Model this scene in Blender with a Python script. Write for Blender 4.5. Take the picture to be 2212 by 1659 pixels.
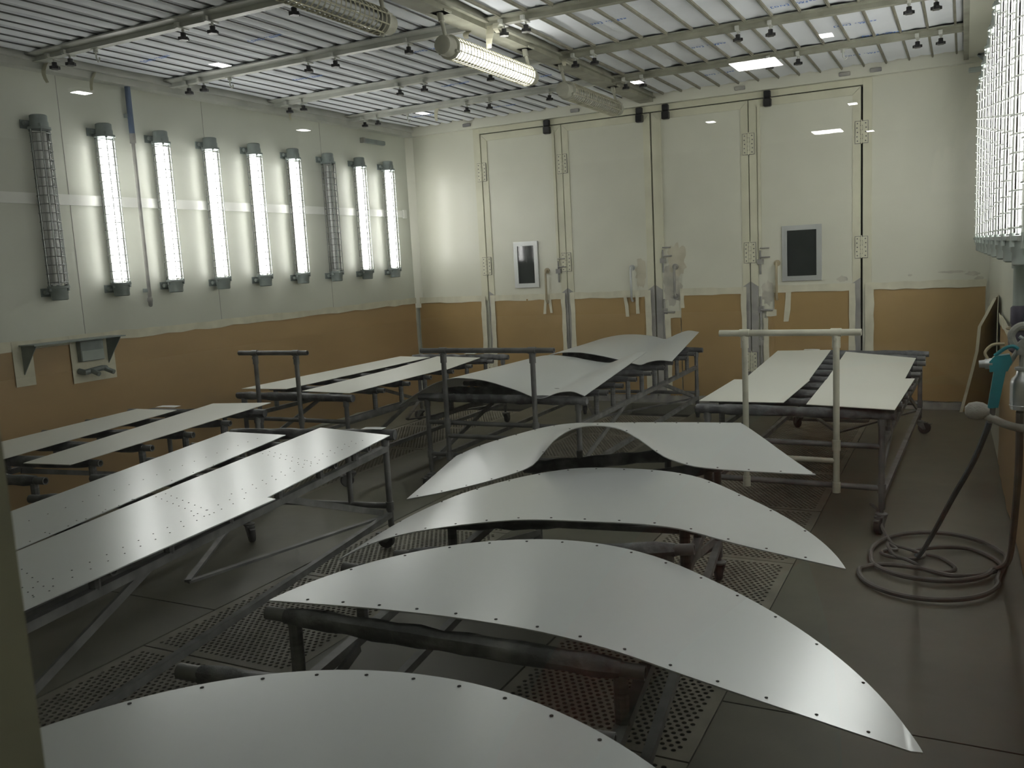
import bpy, math, random
from mathutils import Vector, Matrix
random.seed(7)
PI = math.pi
scene = bpy.context.scene
for o in list(bpy.data.objects):
    bpy.data.objects.remove(o, do_unlink=True)
C = scene.collection

# ------------------------------------------------------------------ camera
W_IMG, H_IMG = 2212, 1659
F_PX = 1906.0
cam_d = bpy.data.cameras.new('camera')
cam = bpy.data.objects.new('camera', cam_d)
C.objects.link(cam)
CAM = Vector((5.957, 0.0, 1.594))
yaw, pit, rol = (math.radians(a) for a in (27.326, 7.864, 3.019))
fw = Vector((-math.sin(yaw) * math.cos(pit), math.cos(yaw) * math.cos(pit), -math.sin(pit)))
rt = Vector((math.cos(yaw), math.sin(yaw), 0))
dn = fw.cross(rt)
r2 = rt * math.cos(rol) + dn * math.sin(rol)
d2 = -rt * math.sin(rol) + dn * math.cos(rol)
m3 = Matrix((r2, -d2, -fw)).transposed()
cam.matrix_world = Matrix.Translation(CAM) @ m3.to_4x4()
cam_d.sensor_width = 36.0
cam_d.lens = 36.0 * F_PX / W_IMG
cam_d.clip_start = 0.02
cam_d.dof.use_dof = True
cam_d.dof.focus_distance = 5.5
cam_d.dof.aperture_fstop = 14.0
scene.camera = cam

# ------------------------------------------------------------------ world and exposure
world = bpy.data.worlds.new('world')
scene.world = world
world.use_nodes = True
world.node_tree.nodes['Background'].inputs[0].default_value = (0.5, 0.55, 0.5, 1)
world.node_tree.nodes['Background'].inputs[1].default_value = 0.01
scene.view_settings.view_transform = 'Standard'
scene.view_settings.look = 'None'
scene.view_settings.gamma = 1
scene.view_settings.use_curve_mapping = False
scene.view_settings.exposure = -0.85
TUBE_POWER = 26.0        # emission of a lit fluorescent tube
HALL_POWER = 60.0        # emission of the hall lamps behind the window

# ------------------------------------------------------------------ materials
def mat(name, col, rough=0.5, metal=0.0, var=0.12, scale=6.0, bump=0.0, bscale=40.0,
        spec=0.5, col2=None, stretch=(1, 1, 1), thr=None, emis=0.0, detail=4.0, coat=0.0):
    m = bpy.data.materials.new(name)
    m.use_nodes = True
    nt = m.node_tree
    b = nt.nodes['Principled BSDF']
    b.inputs['Roughness'].default_value = rough
    b.inputs['Metallic'].default_value = metal
    b.inputs['Specular IOR Level'].default_value = spec
    b.inputs['Coat Weight'].default_value = coat
    if emis:
        b.inputs['Emission Color'].default_value = (0.93, 1.0, 0.95, 1)
        b.inputs['Emission Strength'].default_value = emis
    tc = nt.nodes.new('ShaderNodeTexCoord')
    mp = nt.nodes.new('ShaderNodeMapping')
    mp.inputs['Scale'].default_value = stretch
    nt.links.new(tc.outputs['Object'], mp.inputs['Vector'])
    nz = nt.nodes.new('ShaderNodeTexNoise')
    nz.inputs['Scale'].default_value = scale
    nz.inputs['Detail'].default_value = detail
    nt.links.new(mp.outputs['Vector'], nz.inputs['Vector'])
    rp = nt.nodes.new('ShaderNodeValToRGB')
    c1 = tuple(max(0, c * (1 - var)) for c in col)
    c2 = col2 if col2 else tuple(min(1, c * (1 + var)) for c in col)
    rp.color_ramp.elements[0].position = thr[0] if thr else 0.3
    rp.color_ramp.elements[1].position = thr[1] if thr else 0.7
    rp.color_ramp.elements[0].color = (*c1, 1)
    rp.color_ramp.elements[1].color = (*c2, 1)
    nt.links.new(nz.outputs['Fac'], rp.inputs['Fac'])
    nt.links.new(rp.outputs['Color'], b.inputs['Base Color'])
    if bump:
        n2 = nt.nodes.new('ShaderNodeTexNoise')
        n2.inputs['Scale'].default_value = bscale
        n2.inputs['Detail'].default_value = 5
        nt.links.new(mp.outputs['Vector'], n2.inputs['Vector'])
        bp = nt.nodes.new('ShaderNodeBump')
        bp.inputs['Strength'].default_value = bump
        bp.inputs['Distance'].default_value = 0.02
        nt.links.new(n2.outputs['Fac'], bp.inputs['Height'])
        nt.links.new(bp.outputs['Normal'], b.inputs['Normal'])
    return m

def thin_glass(name, ior=1.45, tint=(1, 1, 1), rough=0.0, boost=1.0):
    m = bpy.data.materials.new(name)
    m.use_nodes = True
    nt = m.node_tree
    for n in list(nt.nodes):
        nt.nodes.remove(n)
    out = nt.nodes.new('ShaderNodeOutputMaterial')
    tr = nt.nodes.new('ShaderNodeBsdfTransparent')
    tr.inputs['Color'].default_value = (*tint, 1)
    gl = nt.nodes.new('ShaderNodeBsdfGlossy')
    gl.inputs['Roughness'].default_value = rough
    fr = nt.nodes.new('ShaderNodeFresnel')
    fr.inputs['IOR'].default_value = ior
    mul = nt.nodes.new('ShaderNodeMath')
    mul.operation = 'MULTIPLY'
    mul.use_clamp = True
    mul.inputs[1].default_value = boost
    mx = nt.nodes.new('ShaderNodeMixShader')
    nt.links.new(fr.outputs[0], mul.inputs[0])
    nt.links.new(mul.outputs[0], mx.inputs[0])
    nt.links.new(tr.outputs[0], mx.inputs[1])
    nt.links.new(gl.outputs[0], mx.inputs[2])
    nt.links.new(mx.outputs[0], out.inputs[0])
    return m

def dusty_pane(name, ior, tint, boost, film):
    m = thin_glass(name, ior, tint, 0.0, boost)
    nt = m.node_tree
    out = [n for n in nt.nodes if n.type == 'OUTPUT_MATERIAL'][0]
    src = out.inputs[0].links[0].from_socket
    tl = nt.nodes.new('ShaderNodeBsdfTranslucent')
    tl.inputs['Color'].default_value = (0.9, 0.9, 0.88, 1)
    tc = nt.nodes.new('ShaderNodeTexCoord')
    nz = nt.nodes.new('ShaderNodeTexNoise')
    nz.inputs['Scale'].default_value = 9.0
    nz.inputs['Detail'].default_value = 3.0
    nt.links.new(tc.outputs['Object'], nz.inputs['Vector'])
    mr = nt.nodes.new('ShaderNodeMapRange')
    mr.inputs[1].default_value = 0.3
    mr.inputs[2].default_value = 0.75
    mr.inputs[3].default_value = film * 0.4
    mr.inputs[4].default_value = film * 1.8
    nt.links.new(nz.outputs['Fac'], mr.inputs[0])
    mx = nt.nodes.new('ShaderNodeMixShader')
    nt.links.new(mr.outputs[0], mx.inputs[0])
    nt.links.new(src, mx.inputs[1])
    nt.links.new(tl.outputs[0], mx.inputs[2])
    nt.links.new(mx.outputs[0], out.inputs[0])
    return m

def emitter(name, col, strength):
    m = bpy.data.materials.new(name)
    m.use_nodes = True
    nt = m.node_tree
    b = nt.nodes['Principled BSDF']
    b.inputs['Base Color'].default_value = (0.8, 0.8, 0.8, 1)
    b.inputs['Emission Color'].default_value = (*col, 1)
    b.inputs['Emission Strength'].default_value = strength
    return m

MT = dict(
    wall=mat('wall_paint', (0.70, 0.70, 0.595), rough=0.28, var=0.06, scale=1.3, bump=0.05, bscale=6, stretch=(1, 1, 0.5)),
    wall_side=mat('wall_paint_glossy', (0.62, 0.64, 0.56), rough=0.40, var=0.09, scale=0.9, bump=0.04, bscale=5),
    door=mat('door_paint', (0.71, 0.71, 0.60), rough=0.33, var=0.05, scale=1.7, bump=0.04, bscale=7),
    doortrim=mat('door_trim_paint', (0.68, 0.67, 0.52), rough=0.4, var=0.07, scale=5),
    grime=mat('grimy_metal', (0.30, 0.30, 0.31), rough=0.55, var=0.3, scale=8, col2=(0.42, 0.41, 0.36)),
    bare=mat('bare_door_edge', (0.36, 0.36, 0.35), rough=0.5, var=0.2, scale=5, col2=(0.46, 0.45, 0.41)),
    doorlite=mat('duct_plastic', (0.80, 0.81, 0.76), rough=0.35, var=0.04),
    dark=mat('dark_gap', (0.02, 0.02, 0.02), rough=0.9, var=0.1),
    floor=mat('painted_concrete', (0.128, 0.126, 0.095), rough=0.5, var=0.16, scale=2.4, bump=0.06, bscale=18),
    grate=mat('grating_steel', (0.21, 0.20, 0.16), rough=0.55, metal=0.1, var=0.25, scale=5),
    pit=mat('pit_dust', (0.03, 0.028, 0.022), rough=0.95, var=0.6, scale=7, col2=(0.10, 0.09, 0.06), thr=(0.5, 0.75)),
    paper=mat('kraft_paper', (0.36, 0.245, 0.105), rough=0.42, var=0.09, scale=1.6, bump=0.45, bscale=3.4, stretch=(1, 1, 1.4)),
    paper_side=mat('kraft_paper_side', (0.42, 0.29, 0.145), rough=0.36, var=0.10, scale=1.2, bump=0.16, bscale=2.2, stretch=(0.6, 0.6, 2.2)),
    tape=mat('masking_tape', (0.68, 0.66, 0.52), rough=0.55, var=0.1, scale=9, bump=0.15, bscale=30),
    filt=mat('filter_fabric', (0.87, 0.90, 0.95), rough=0.85, var=0.05, scale=3, bump=0.25, bscale=7),
    rail=mat('ceiling_rail', (0.54, 0.56, 0.51), rough=0.4, var=0.18, scale=4, col2=(0.62, 0.63, 0.58)),
    railr=mat('ceiling_rail_dusty', (0.27, 0.27, 0.21), rough=0.5, var=0.2, scale=6, col2=(0.36, 0.36, 0.29)),
    barl=mat('filter_bar_dark', (0.10, 0.10, 0.10), rough=0.4, metal=0.5, var=0.2),
    barr=mat('filter_bar_dusty', (0.23, 0.22, 0.17), rough=0.6, var=0.2, scale=9),
    black=mat('black_plastic', (0.015, 0.015, 0.017), rough=0.35, var=0.2),
    blue=mat('blue_print', (0.10, 0.22, 0.60), rough=0.8, var=0.1),
    lamp=mat('lamp_housing', (0.25, 0.29, 0.28), rough=0.45, var=0.15, scale=12),
    lampr=mat('lamp_housing_clean', (0.40, 0.45, 0.42), rough=0.45, var=0.08, scale=12),
    lampc=mat('lamp_housing_cream', (0.46, 0.46, 0.38), rough=0.5, var=0.1, scale=12),
    cage=mat('cage_wire', (0.32, 0.34, 0.33), rough=0.35, metal=0.6, var=0.1),
    cager=mat('cage_wire_light', (0.58, 0.60, 0.57), rough=0.35, metal=0.2, var=0.1),
    cagec=mat('cage_cream', (0.50, 0.48, 0.36), rough=0.5, var=0.1),
    refl=mat('lamp_reflector', (0.85, 0.86, 0.84), rough=0.35, var=0.03),
    tubeoff=mat('tube_off', (0.75, 0.77, 0.76), rough=0.15, var=0.02),
    tubeon=emitter('tube_lit', (1.0, 0.985, 0.955), TUBE_POWER),
    glass=thin_glass('lamp_glass'),
    steel=mat('dusty_steel', (0.115, 0.117, 0.115), rough=0.5, var=0.25, scale=10, col2=(0.20, 0.203, 0.20)),
    steelc=mat('cream_tube', (0.50, 0.50, 0.41), rough=0.35, var=0.2, scale=7, col2=(0.60, 0.60, 0.50)),
    foam=mat('foam_wrap', (0.10, 0.105, 0.11), rough=0.6, var=0.3, scale=9, col2=(0.26, 0.265, 0.275), thr=(0.45, 0.75), bump=0.4, bscale=30),
    sheet=mat('primed_sheet', (0.62, 0.65, 0.66), rough=0.30, metal=0.3, var=0.025, scale=1.5, spec=0.55),
    sheetw=mat('cream_sheet', (0.66, 0.67, 0.61), rough=0.42, var=0.025, scale=1.5),
    sheetback=mat('sheet_underside', (0.30, 0.30, 0.28), rough=0.5, var=0.1),
    hole=mat('rivet_hole', (0.03, 0.03, 0.03), rough=0.9, var=0.1),
    card=mat('white_card', (0.72, 0.74, 0.74), rough=0.6, var=0.03),
    rubber=mat('caster_rubber', (0.05, 0.05, 0.048), rough=0.6, var=0.2, scale=20),
    alu=mat('aluminium', (0.52, 0.54, 0.55), rough=0.3, metal=0.7, var=0.12, scale=14),
    winframe=mat('window_aluminium', (0.55, 0.57, 0.56), rough=0.35, metal=0.3, var=0.06),
    pane=mat('dark_pane', (0.035, 0.04, 0.04), rough=0.06, var=0.15),
    teal=mat('teal_paint', (0.03, 0.24, 0.29), rough=0.3, var=0.15, scale=20),
    hosed=mat('hose_blue_grey', (0.06, 0.085, 0.10), rough=0.45, var=0.2, scale=15),
    hoseg=mat('hose_grey', (0.14, 0.135, 0.125), rough=0.5, var=0.2, scale=15),
    dusty=mat('overspray_wrap', (0.36, 0.36, 0.33), rough=0.8, var=0.2, scale=16, bump=0.4, bscale=40),
    tan=mat('tan_plastic', (0.42, 0.36, 0.24), rough=0.6, var=0.2),
    purple=mat('violet_cap', (0.10, 0.09, 0.13), rough=0.5, var=0.3),
    bluep=mat('blue_pipe', (0.10, 0.14, 0.22), rough=0.5, var=0.15),
    jamb=mat('window_jamb', (0.32, 0.315, 0.21), rough=0.6, var=0.1),
)

# ------------------------------------------------------------------ mesh helpers
class MB:
    def __init__(s):
        s.v, s.f = [], []

    def add(s, vs, fs):
        k = len(s.v)
        s.v += [tuple(v) for v in vs]
        s.f += [tuple(i + k for i in f) for f in fs]
        return s

    def box(s, x0, x1, y0, y1, z0, z1):
        vs = [(x0, y0, z0), (x1, y0, z0), (x1, y1, z0), (x0, y1, z0), (x0, y0, z1), (x1, y0, z1), (x1, y1, z1), (x0, y1, z1)]
        return s.add(vs, [(3, 2, 1, 0), (4, 5, 6, 7), (0, 1, 5, 4), (1, 2, 6, 5), (2, 3, 7, 6), (3, 0, 4, 7)])

    def cbox(s, x0, x1, y0, y1, z0, z1, c):
        # box with chamfered vertical and top edges
        vs = []
        for z, k in ((z0, c), (z0 + c, 0), (z1 - c, 0), (z1, c)):
            xa, xb, ya, yb = x0 + k, x1 - k, y0 + k, y1 - k
            vs += [(xa + c, ya, z), (xb - c, ya, z), (xb, ya + c, z), (xb, yb - c, z), (xb - c, yb, z), (xa + c, yb, z), (xa, yb - c, z), (xa, ya + c, z)]
        fs = [tuple(range(7, -1, -1)), tuple(range(24, 32))]
        for r in range(3):
            for i in range(8):
                j = (i + 1) % 8
                fs.append((r * 8 + i, r * 8 + j, r * 8 + 8 + j, r * 8 + 8 + i))
        return s.add(vs, fs)

    def ring_frame(s, p0, p1):
        d = (Vector(p1) - Vector(p0)).normalized()
        a = Vector((0, 0, 1)) if abs(d.z) < 0.9 else Vector((1, 0, 0))
        x = d.cross(a).normalized()
        return x, d.cross(x).normalized()

    def cyl(s, p0, p1, r, n=10, r1=None, caps=True):
        p0, p1 = Vector(p0), Vector(p1)
        r1 = r if r1 is None else r1
        x, y = s.ring_frame(p0, p1)
        vs = []
        for p, q in ((p0, r), (p1, r1)):
            for i in range(n):
                a = 2 * PI * i / n
                vs.append(p + x * q * math.cos(a) + y * q * math.sin(a))
        fs = [(i, (i + 1) % n, n + (i + 1) % n, n + i) for i in range(n)]
        if caps:
            fs += [tuple(range(n - 1, -1, -1)), tuple(range(n, 2 * n))]
        return s.add(vs, fs)

    def pipe(s, p0, p1, r, ri, n=12):
        # open tube with wall thickness
        p0, p1 = Vector(p0), Vector(p1)
        x, y = s.ring_frame(p0, p1)
        vs = []
        for p, q in ((p0, ri), (p0, r), (p1, r), (p1, ri)):
            for i in range(n):
                a = 2 * PI * i / n
                vs.append(p + x * q * math.cos(a) + y * q * math.sin(a))
        fs = []
        for k in range(4):
            for i in range(n):
                j = (i + 1) % n
                fs.append((k * n + i, k * n + j, ((k + 1) % 4) * n + j, ((k + 1) % 4) * n + i))
        return s.add(vs, fs)

    def wrap(s, p0, p1, r, n=10, seg=14, jit=0.004):
        # lumpy wrapped bar
        p0, p1 = Vector(p0), Vector(p1)
        x, y = s.ring_frame(p0, p1)
        vs = []
        for k in range(seg + 1):
            t = k / seg
            p = p0.lerp(p1, t)
            off = random.uniform(-jit, jit)
            for i in range(n):
                a = 2 * PI * i / n
                q = r + off + random.uniform(-jit, jit) * 0.6
                if k in (0, seg):
                    q -= 0.006
                vs.append(p + x * q * math.cos(a) + y * q * math.sin(a))
        fs = []
        for k in range(seg):
            for i in range(n):
                j = (i + 1) % n
                fs.append((k * n + i, k * n + j, (k + 1) * n + j, (k + 1) * n + i))
        fs += [tuple(range(n - 1, -1, -1)), tuple(range(seg * n, seg * n + n))]
        return s.add(vs, fs)

    def path(s, pts, r, n=8, closed=False):
        pts = [Vector(p) for p in pts]
        m = len(pts)
        vs, fs = [], []
        prev = None
        for k in range(m):
            a = pts[k - 1] if (k > 0 or closed) else pts[k]
            b = pts[(k + 1) % m] if (k < m - 1 or closed) else pts[k]
            d = (b - a).normalized()
            up = prev if prev is not None else (Vector((0, 0, 1)) if abs(d.z) < 0.9 else Vector((1, 0, 0)))
            x = d.cross(up).normalized()
            y = x.cross(d).normalized()
            prev = y
            for i in range(n):
                t = 2 * PI * i / n
                vs.append(pts[k] + x * r * math.cos(t) + y * r * math.sin(t))
        for k in range(m if closed else m - 1):
            for i in range(n):
                j = (i + 1) % n
                k2 = (k + 1) % m
                fs.append((k * n + i, k * n + j, k2 * n + j, k2 * n + i))
        if not closed:
            fs += [tuple(range(n - 1, -1, -1)), tuple(range((m - 1) * n, m * n))]
        return s.add(vs, fs)

    def torus(s, c, R, r, axis='z', n=24, k=5, a0=0.0, a1=2 * PI):
        c = Vector(c)
        full = abs(a1 - a0 - 2 * PI) < 1e-6
        pts = []
        for i in range(n if full else n + 1):
            a = a0 + (a1 - a0) * i / n
            if axis == 'z':
                pts.append(c + Vector((R * math.cos(a), R * math.sin(a), 0)))
            elif axis == 'y':
                pts.append(c + Vector((R * math.cos(a), 0, R * math.sin(a))))
            else:
                pts.append(c + Vector((0, R * math.cos(a), R * math.sin(a))))
        return s.path(pts, r, k, closed=full)

    def lathe(s, prof, c=(0, 0, 0), n=20, axis='z'):
        # prof: list of (radius, height)
        c = Vector(c)
        vs, fs = [], []
        for (r, h) in prof:
            for i in range(n):
                a = 2 * PI * i / n
                q = (r * math.cos(a), r * math.sin(a), h)
                if axis == 'y':
                    q = (q[0], q[2], q[1])
                if axis == 'x':
                    q = (q[2], q[0], q[1])
                vs.append(c + Vector(q))
        for k in range(len(prof) - 1):
            for i in range(n):
                j = (i + 1) % n
                fs.append((k * n + i, k * n + j, (k + 1) * n + j, (k + 1) * n + i))
        fs += [tuple(range(n - 1, -1, -1)), tuple(range((len(prof) - 1) * n, len(prof) * n))]
        return s.add(vs, fs)

    def prism(s, poly, h0, h1, axis='z'):
        n = len(poly)
        def P(a, b, h):
            return {'z': (a, b, h), 'y': (a, h, b), 'x': (h, a, b)}[axis]
        vs = [P(a, b, h0) for a, b in poly] + [P(a, b, h1) for a, b in poly]
        fs = [tuple(range(n - 1, -1, -1)), tuple(range(n, 2 * n))]
        fs += [(i, (i + 1) % n, n + (i + 1) % n, n + i) for i in range(n)]
        return s.add(vs, fs)

    def beam(s, p0, p1, w, h):
        # rectangular bar; w across, h vertical-ish
        p0, p1 = Vector(p0), Vector(p1)
        d = (p1 - p0).normalized()
        up = Vector((0, 0, 1)) if abs(d.z) < 0.95 else Vector((1, 0, 0))
        x = d.cross(up).normalized()
        y = x.cross(d).normalized()
        vs = []
        for p in (p0, p1):
            for a, b in ((-1, -1), (1, -1), (1, 1), (-1, 1)):
                vs.append(p + x * a * w / 2 + y * b * h / 2)
        return s.add(vs, [(3, 2, 1, 0), (4, 5, 6, 7), (0, 1, 5, 4), (1, 2, 6, 5), (2, 3, 7, 6), (3, 0, 4, 7)])

    def slab(s, rows, th, down=(0, 0, -1)):
        # rows: grid of points; gives a sheet with thickness
        dv = Vector(down) * th
        R, K = len(rows), len(rows[0])
        top = [Vector(p) for r in rows for p in r]
        vs = top + [p + dv for p in top]
        n = R * K
        fs = []
        for i in range(R - 1):
            for j in range(K - 1):
                a, b, c, d = i * K + j, i * K + j + 1, (i + 1) * K + j + 1, (i + 1) * K + j
                fs.append((a, b, c, d))
                fs.append((n + d, n + c, n + b, n + a))
        def edge(a, b):
            fs.append((b, a, n + a, n + b))
        for j in range(K - 1):
            edge(j, j + 1)
            edge((R - 1) * K + j + 1, (R - 1) * K + j)
        for i in range(R - 1):
            edge((i + 1) * K, i * K)
            edge(i * K + K - 1, (i + 1) * K + K - 1)
        return s.add(vs, fs)

    def mesh(s, name, material, smooth=False):
        me = bpy.data.meshes.new(name)
        me.from_pydata([tuple(v) for v in s.v], [], s.f)
        me.materials.append(material)
        if smooth:
            me.polygons.foreach_set('use_smooth', [True] * len(me.polygons))
            try:
                me.set_sharp_from_angle(angle=math.radians(40))
            except Exception:
                pass
        me.update()
        return me

    def build(s, name, material, parent=None, smooth=False, loc=None, rot=None):
        o = bpy.data.objects.new(name, s.mesh(name, material, smooth))
        C.objects.link(o)
        if parent:
            o.parent = parent
        if loc is not None:
            o.location = loc
        if rot is not None:
            o.rotation_euler = rot
        return o

    def build_at(s, name, material, parent=None, smooth=False):
        # world coordinates in, origin at the base centre
        xs = [v[0] for v in s.v]; ys = [v[1] for v in s.v]; zs = [v[2] for v in s.v]
        c = ((min(xs) + max(xs)) / 2, (min(ys) + max(ys)) / 2, min(zs))
        s.v = [(v[0] - c[0], v[1] - c[1], v[2] - c[2]) for v in s.v]
        o = s.build(name, material, parent, smooth)
        o.location = c
        return o

def inst(name, me, parent=None, loc=(0, 0, 0), rot=(0, 0, 0)):
    o = bpy.data.objects.new(name, me)
    C.objects.link(o)
    o.parent = parent
    o.location = loc
    o.rotation_euler = rot
    return o

def tag(o, label=None, cat=None, group=None, kind=None):
    if label: o['label'] = label
    if cat: o['category'] = cat
    if group: o['group'] = group
    if kind: o['kind'] = kind
    return o

def thing(name, label, cat, loc=(0, 0, 0), rot=(0, 0, 0), group=None):
    o = bpy.data.objects.new(name, None)
    o.empty_display_size = 0.1
    C.objects.link(o)
    o.location = loc
    o.rotation_euler = rot
    return tag(o, label, cat, group)

def struct(o):
    o['kind'] = 'structure'
    return o

def copy_tree(root, loc, rot=None, label=None, parent=None):
    r = root.copy()
    C.objects.link(r)
    r.parent = parent
    r.location = loc
    if rot is not None:
        r.rotation_euler = rot
    if label:
        r['label'] = label
    for ch in list(root.children):
        copy_tree(ch, ch.location, ch.rotation_euler, None, r)
    return r

ORD = ['first', 'second', 'third', 'fourth', 'fifth', 'sixth', 'seventh', 'eighth', 'ninth', 'tenth', 'eleventh', 'twelfth', 'thirteenth']

# ------------------------------------------------------------------ room dimensions
D = 9.147          # far wall
HC = 3.2           # ceiling
Y0 = 0.30          # inner face of the window wall
def WR(y):         # right wall, running very slightly askew
    return 6.158 + 0.016 * (D - y)

# ------------------------------------------------------------------ floor with three grating strips
STRIPS = [(0.86, 1.72), (2.74, 3.56), (4.42, 5.21)]
GY0, GY1 = 0.55, 9.05
PANEL_Y = 0.97
fl = MB()
xs = [-0.1]
for a, b in STRIPS:
    xs += [a, b]
xs += [6.5]
JOINT = 2.955
for i in range(0, len(xs), 2):
    fl.box(xs[i], xs[i + 1], Y0 - 0.1, JOINT - 0.004, -0.12, 0)
    fl.box(xs[i], xs[i + 1], JOINT + 0.004, D + 0.2, -0.12, 0)
for a, b in STRIPS:
    fl.box(a, b, Y0 - 0.1, GY0, -0.12, 0)
    fl.box(a, b, GY1, D + 0.2, -0.12, 0)
fl.box(-0.1, 6.5, Y0 - 0.1, D + 0.2, -0.124, -0.12)
floor = struct(fl.build('floor', MT['floor']))
for a, b in STRIPS:
    m = MB()
    m.box(a + 0.001, b - 0.001, GY0 + 0.001, GY1 - 0.001, -0.119, -0.11)
    tag(m.build('duct_pit', MT['pit'], floor), 'dark dusty duct pit under the grating')

def grating_mesh(w, l, pitch=0.0305, rad=0.0094):
    m = MB()
    e = 0.035
    nx = int((w - 2 * e) / pitch)
    ny = int((l - 2 * e) / (pitch * 0.82))
    px = (w - 2 * e) / (nx + 0.5)
    py = (l - 2 * e) / ny
    def quad(x0, x1, y0, y1):
        m.add([(x0, y0, 0), (x1, y0, 0), (x1, y1, 0), (x0, y1, 0)], [(0, 1, 2, 3)])
    quad(0, w, 0, e); quad(0, w, l - e, l); quad(0, e, e, l - e); quad(w - e, w, e, l - e)
    N = 8
    for j in range(ny):
        off = 0.5 * px if j % 2 else 0.0
        y = e + j * py
        if off:
            quad(e, e + off, y, y + py)
        else:
            quad(w - e - 0.5 * px, w - e, y, y + py)
        for i in range(nx):
            x = e + off + i * px
            cx, cy = x + px / 2, y + py / 2
            out = [(x + px, cy), (x + px, y + py), (cx, y + py), (x, y + py), (x, cy), (x, y), (cx, y), (x + px, y)]
            inn = [(cx + rad * math.cos(2 * PI * k / N), cy + rad * math.sin(2 * PI * k / N)) for k in range(N)]
            vs = [(p[0], p[1], 0) for p in out] + [(p[0], p[1], 0) for p in inn] + [(p[0], p[1], -0.004) for p in inn]
            fs = [(k, (k + 1) % 8, 8 + (k + 1) % 8, 8 + k) for k in range(8)]
            fs += [(8 + k, 8 + (k + 1) % 8, 16 + (k + 1) % 8, 16 + k) for k in range(8)]
            m.add(vs, fs)
    # downturned edges
    for (xa, ya, xb, yb) in ((0, 0, w, 0), (w, 0, w, l), (w, l, 0, l), (0, l, 0, 0)):
        m.add([(xa, ya, 0), (xb, yb, 0), (xb, yb, -0.025), (xa, ya, -0.025)], [(3, 2, 1, 0)])
    return m.mesh('grating_panel', MT['grate'])

for (a, b) in STRIPS:
    me = grating_mesh(b - a - 0.012, PANEL_Y - 0.008)
    y = 0.6
    k = 0
    while y + PANEL_Y < GY1 + 0.02:
        inst('grating_panel', me, floor, (a + 0.006, y, -0.002 - random.uniform(0, 0.002)), (0, 0, 0))
        y += PANEL_Y
        k += 1

# ------------------------------------------------------------------ walls
wl = MB()
wl.box(-0.15, 0, Y0 - 0.3, D + 0.2, 0, 3.4)
wall_left = struct(wl.build('wall_left', MT['wall_side']))
# thin seams between the wall panels
for y in (4.5, 5.9, 7.5):
    m = MB(); m.box(0, 0.0015, y, y + 0.004, 1.2, 3.12)
    m.build('panel_seam', MT['grime'], wall_left)

wb = MB()
wb.box(-0.1, 0.985, D, D + 0.15, 0, 3.4)
wb.box(5.085, 6.5, D, D + 0.15, 0, 3.4)
wb.box(0.985, 5.085, D, D + 0.15, 3.062, 3.4)
wb.box(0.985, 5.085, D + 0.10, D + 0.15, 0, 3.062)
wall_back = struct(wb.build('wall_back', MT['wall']))
m = MB(); m.box(0.985, 5.085, D + 0.085, D + 0.098, 0.0, 3.06)
m.build('dark_reveal', MT['dark'], wall_back)
# corner covers and frame strips
for n, (xa, xb, za, zb, pr) in enumerate([(0.90, 0.985, 1.16, 3.12, 0.012), (5.085, 5.165, 1.16, 3.12, 0.012), (0.986, 5.084, 3.062, 3.12, 0.012)]):
    m = MB(); m.box(xa, xb, D - pr, D, za, zb)
    m.build('door_frame_strip', MT['doortrim'], wall_back)
m = MB(); m.box(0.90, 6.2, D - 0.004, D, 0.0, 0.075)
struct(m.build('trim_1', MT['grime']))
m = MB(); m.prism([(0, D - 0.07), (0.07, D), (0, D)], 1.1, 3.15, 'z')
struct(m.build('trim_2', MT['wall']))

wr = MB()
wr.prism([(WR(Y0 - 0.3), Y0 - 0.3), (6.6, Y0 - 0.3), (6.6, D + 0.2), (WR(D + 0.2), D + 0.2)], 0, 3.4)
wall_right = struct(wr.build('wall_right', MT['wall_side']))

# window wall: opening around the viewer
OX0, OX1, OZ0, OZ1 = 5.48, 6.26, 0.95, 2.15
wf = MB()
wf.box(-0.15, OX0, Y0 - 0.12, Y0, 0, 3.4)
wf.box(OX1, 6.6, Y0 - 0.12, Y0, 0, 3.4)
wf.box(OX0, OX1, Y0 - 0.12, Y0, 0, OZ0)
wf.box(OX0, OX1, Y0 - 0.12, Y0, OZ1, 3.4)
wall_front = struct(wf.build('wall_front', MT['jamb']))

# ------------------------------------------------------------------ ceiling
ce = MB()
ce.box(-0.15, 6.6, Y0 - 0.12, D + 0.2, 3.30, 3.42)
ceiling = struct(ce.build('ceiling', MT['filt']))
RY = [1.87, 3.08, 4.29, 5.50, 6.72, 7.90, 9.09]
XL0, XL1, XR0, XR1 = 0.10, 2.90, 3.10, 5.96

def part(name, mb, material, parent, label=None, smooth=False):
    o = mb.build(name, material, parent, smooth)
    if label:
        o['label'] = label
    return o

m = MB(); m.box(0, 0.10, Y0, D, 3.12, 3.30)
part('edge_trim', m, MT['rail'], ceiling)
m = MB(); m.box(0.10, 0.13, Y0, D, 3.17, 3.19)
part('edge_ledge', m, MT['rail'], ceiling)
m = MB(); m.prism([(XR1, Y0), (6.45, Y0), (6.45, D), (XR1, D)], 3.165, 3.30)
part('soffit', m, MT['wall'], ceiling)
m = MB(); m.box(0.0, 6.2, D - 0.06, D, 3.125, 3.30)
part('edge_trim', m, MT['wall'], ceiling)
m = MB()
m.box(2.93, 3.07, Y0, D - 0.06, 3.15, 3.30)
m.box(2.90, 2.93, Y0, D - 0.06, 3.185, 3.20)
m.box(3.07, 3.10, Y0, D - 0.06, 3.185, 3.20)
part('spine_beam', m, MT['railr'], ceiling)
m = MB(); m.box(XR1 - 0.04, XR1, Y0, D - 0.06, 3.15, 3.2)
part('edge_trim', m, MT['railr'], ceiling)
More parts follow.
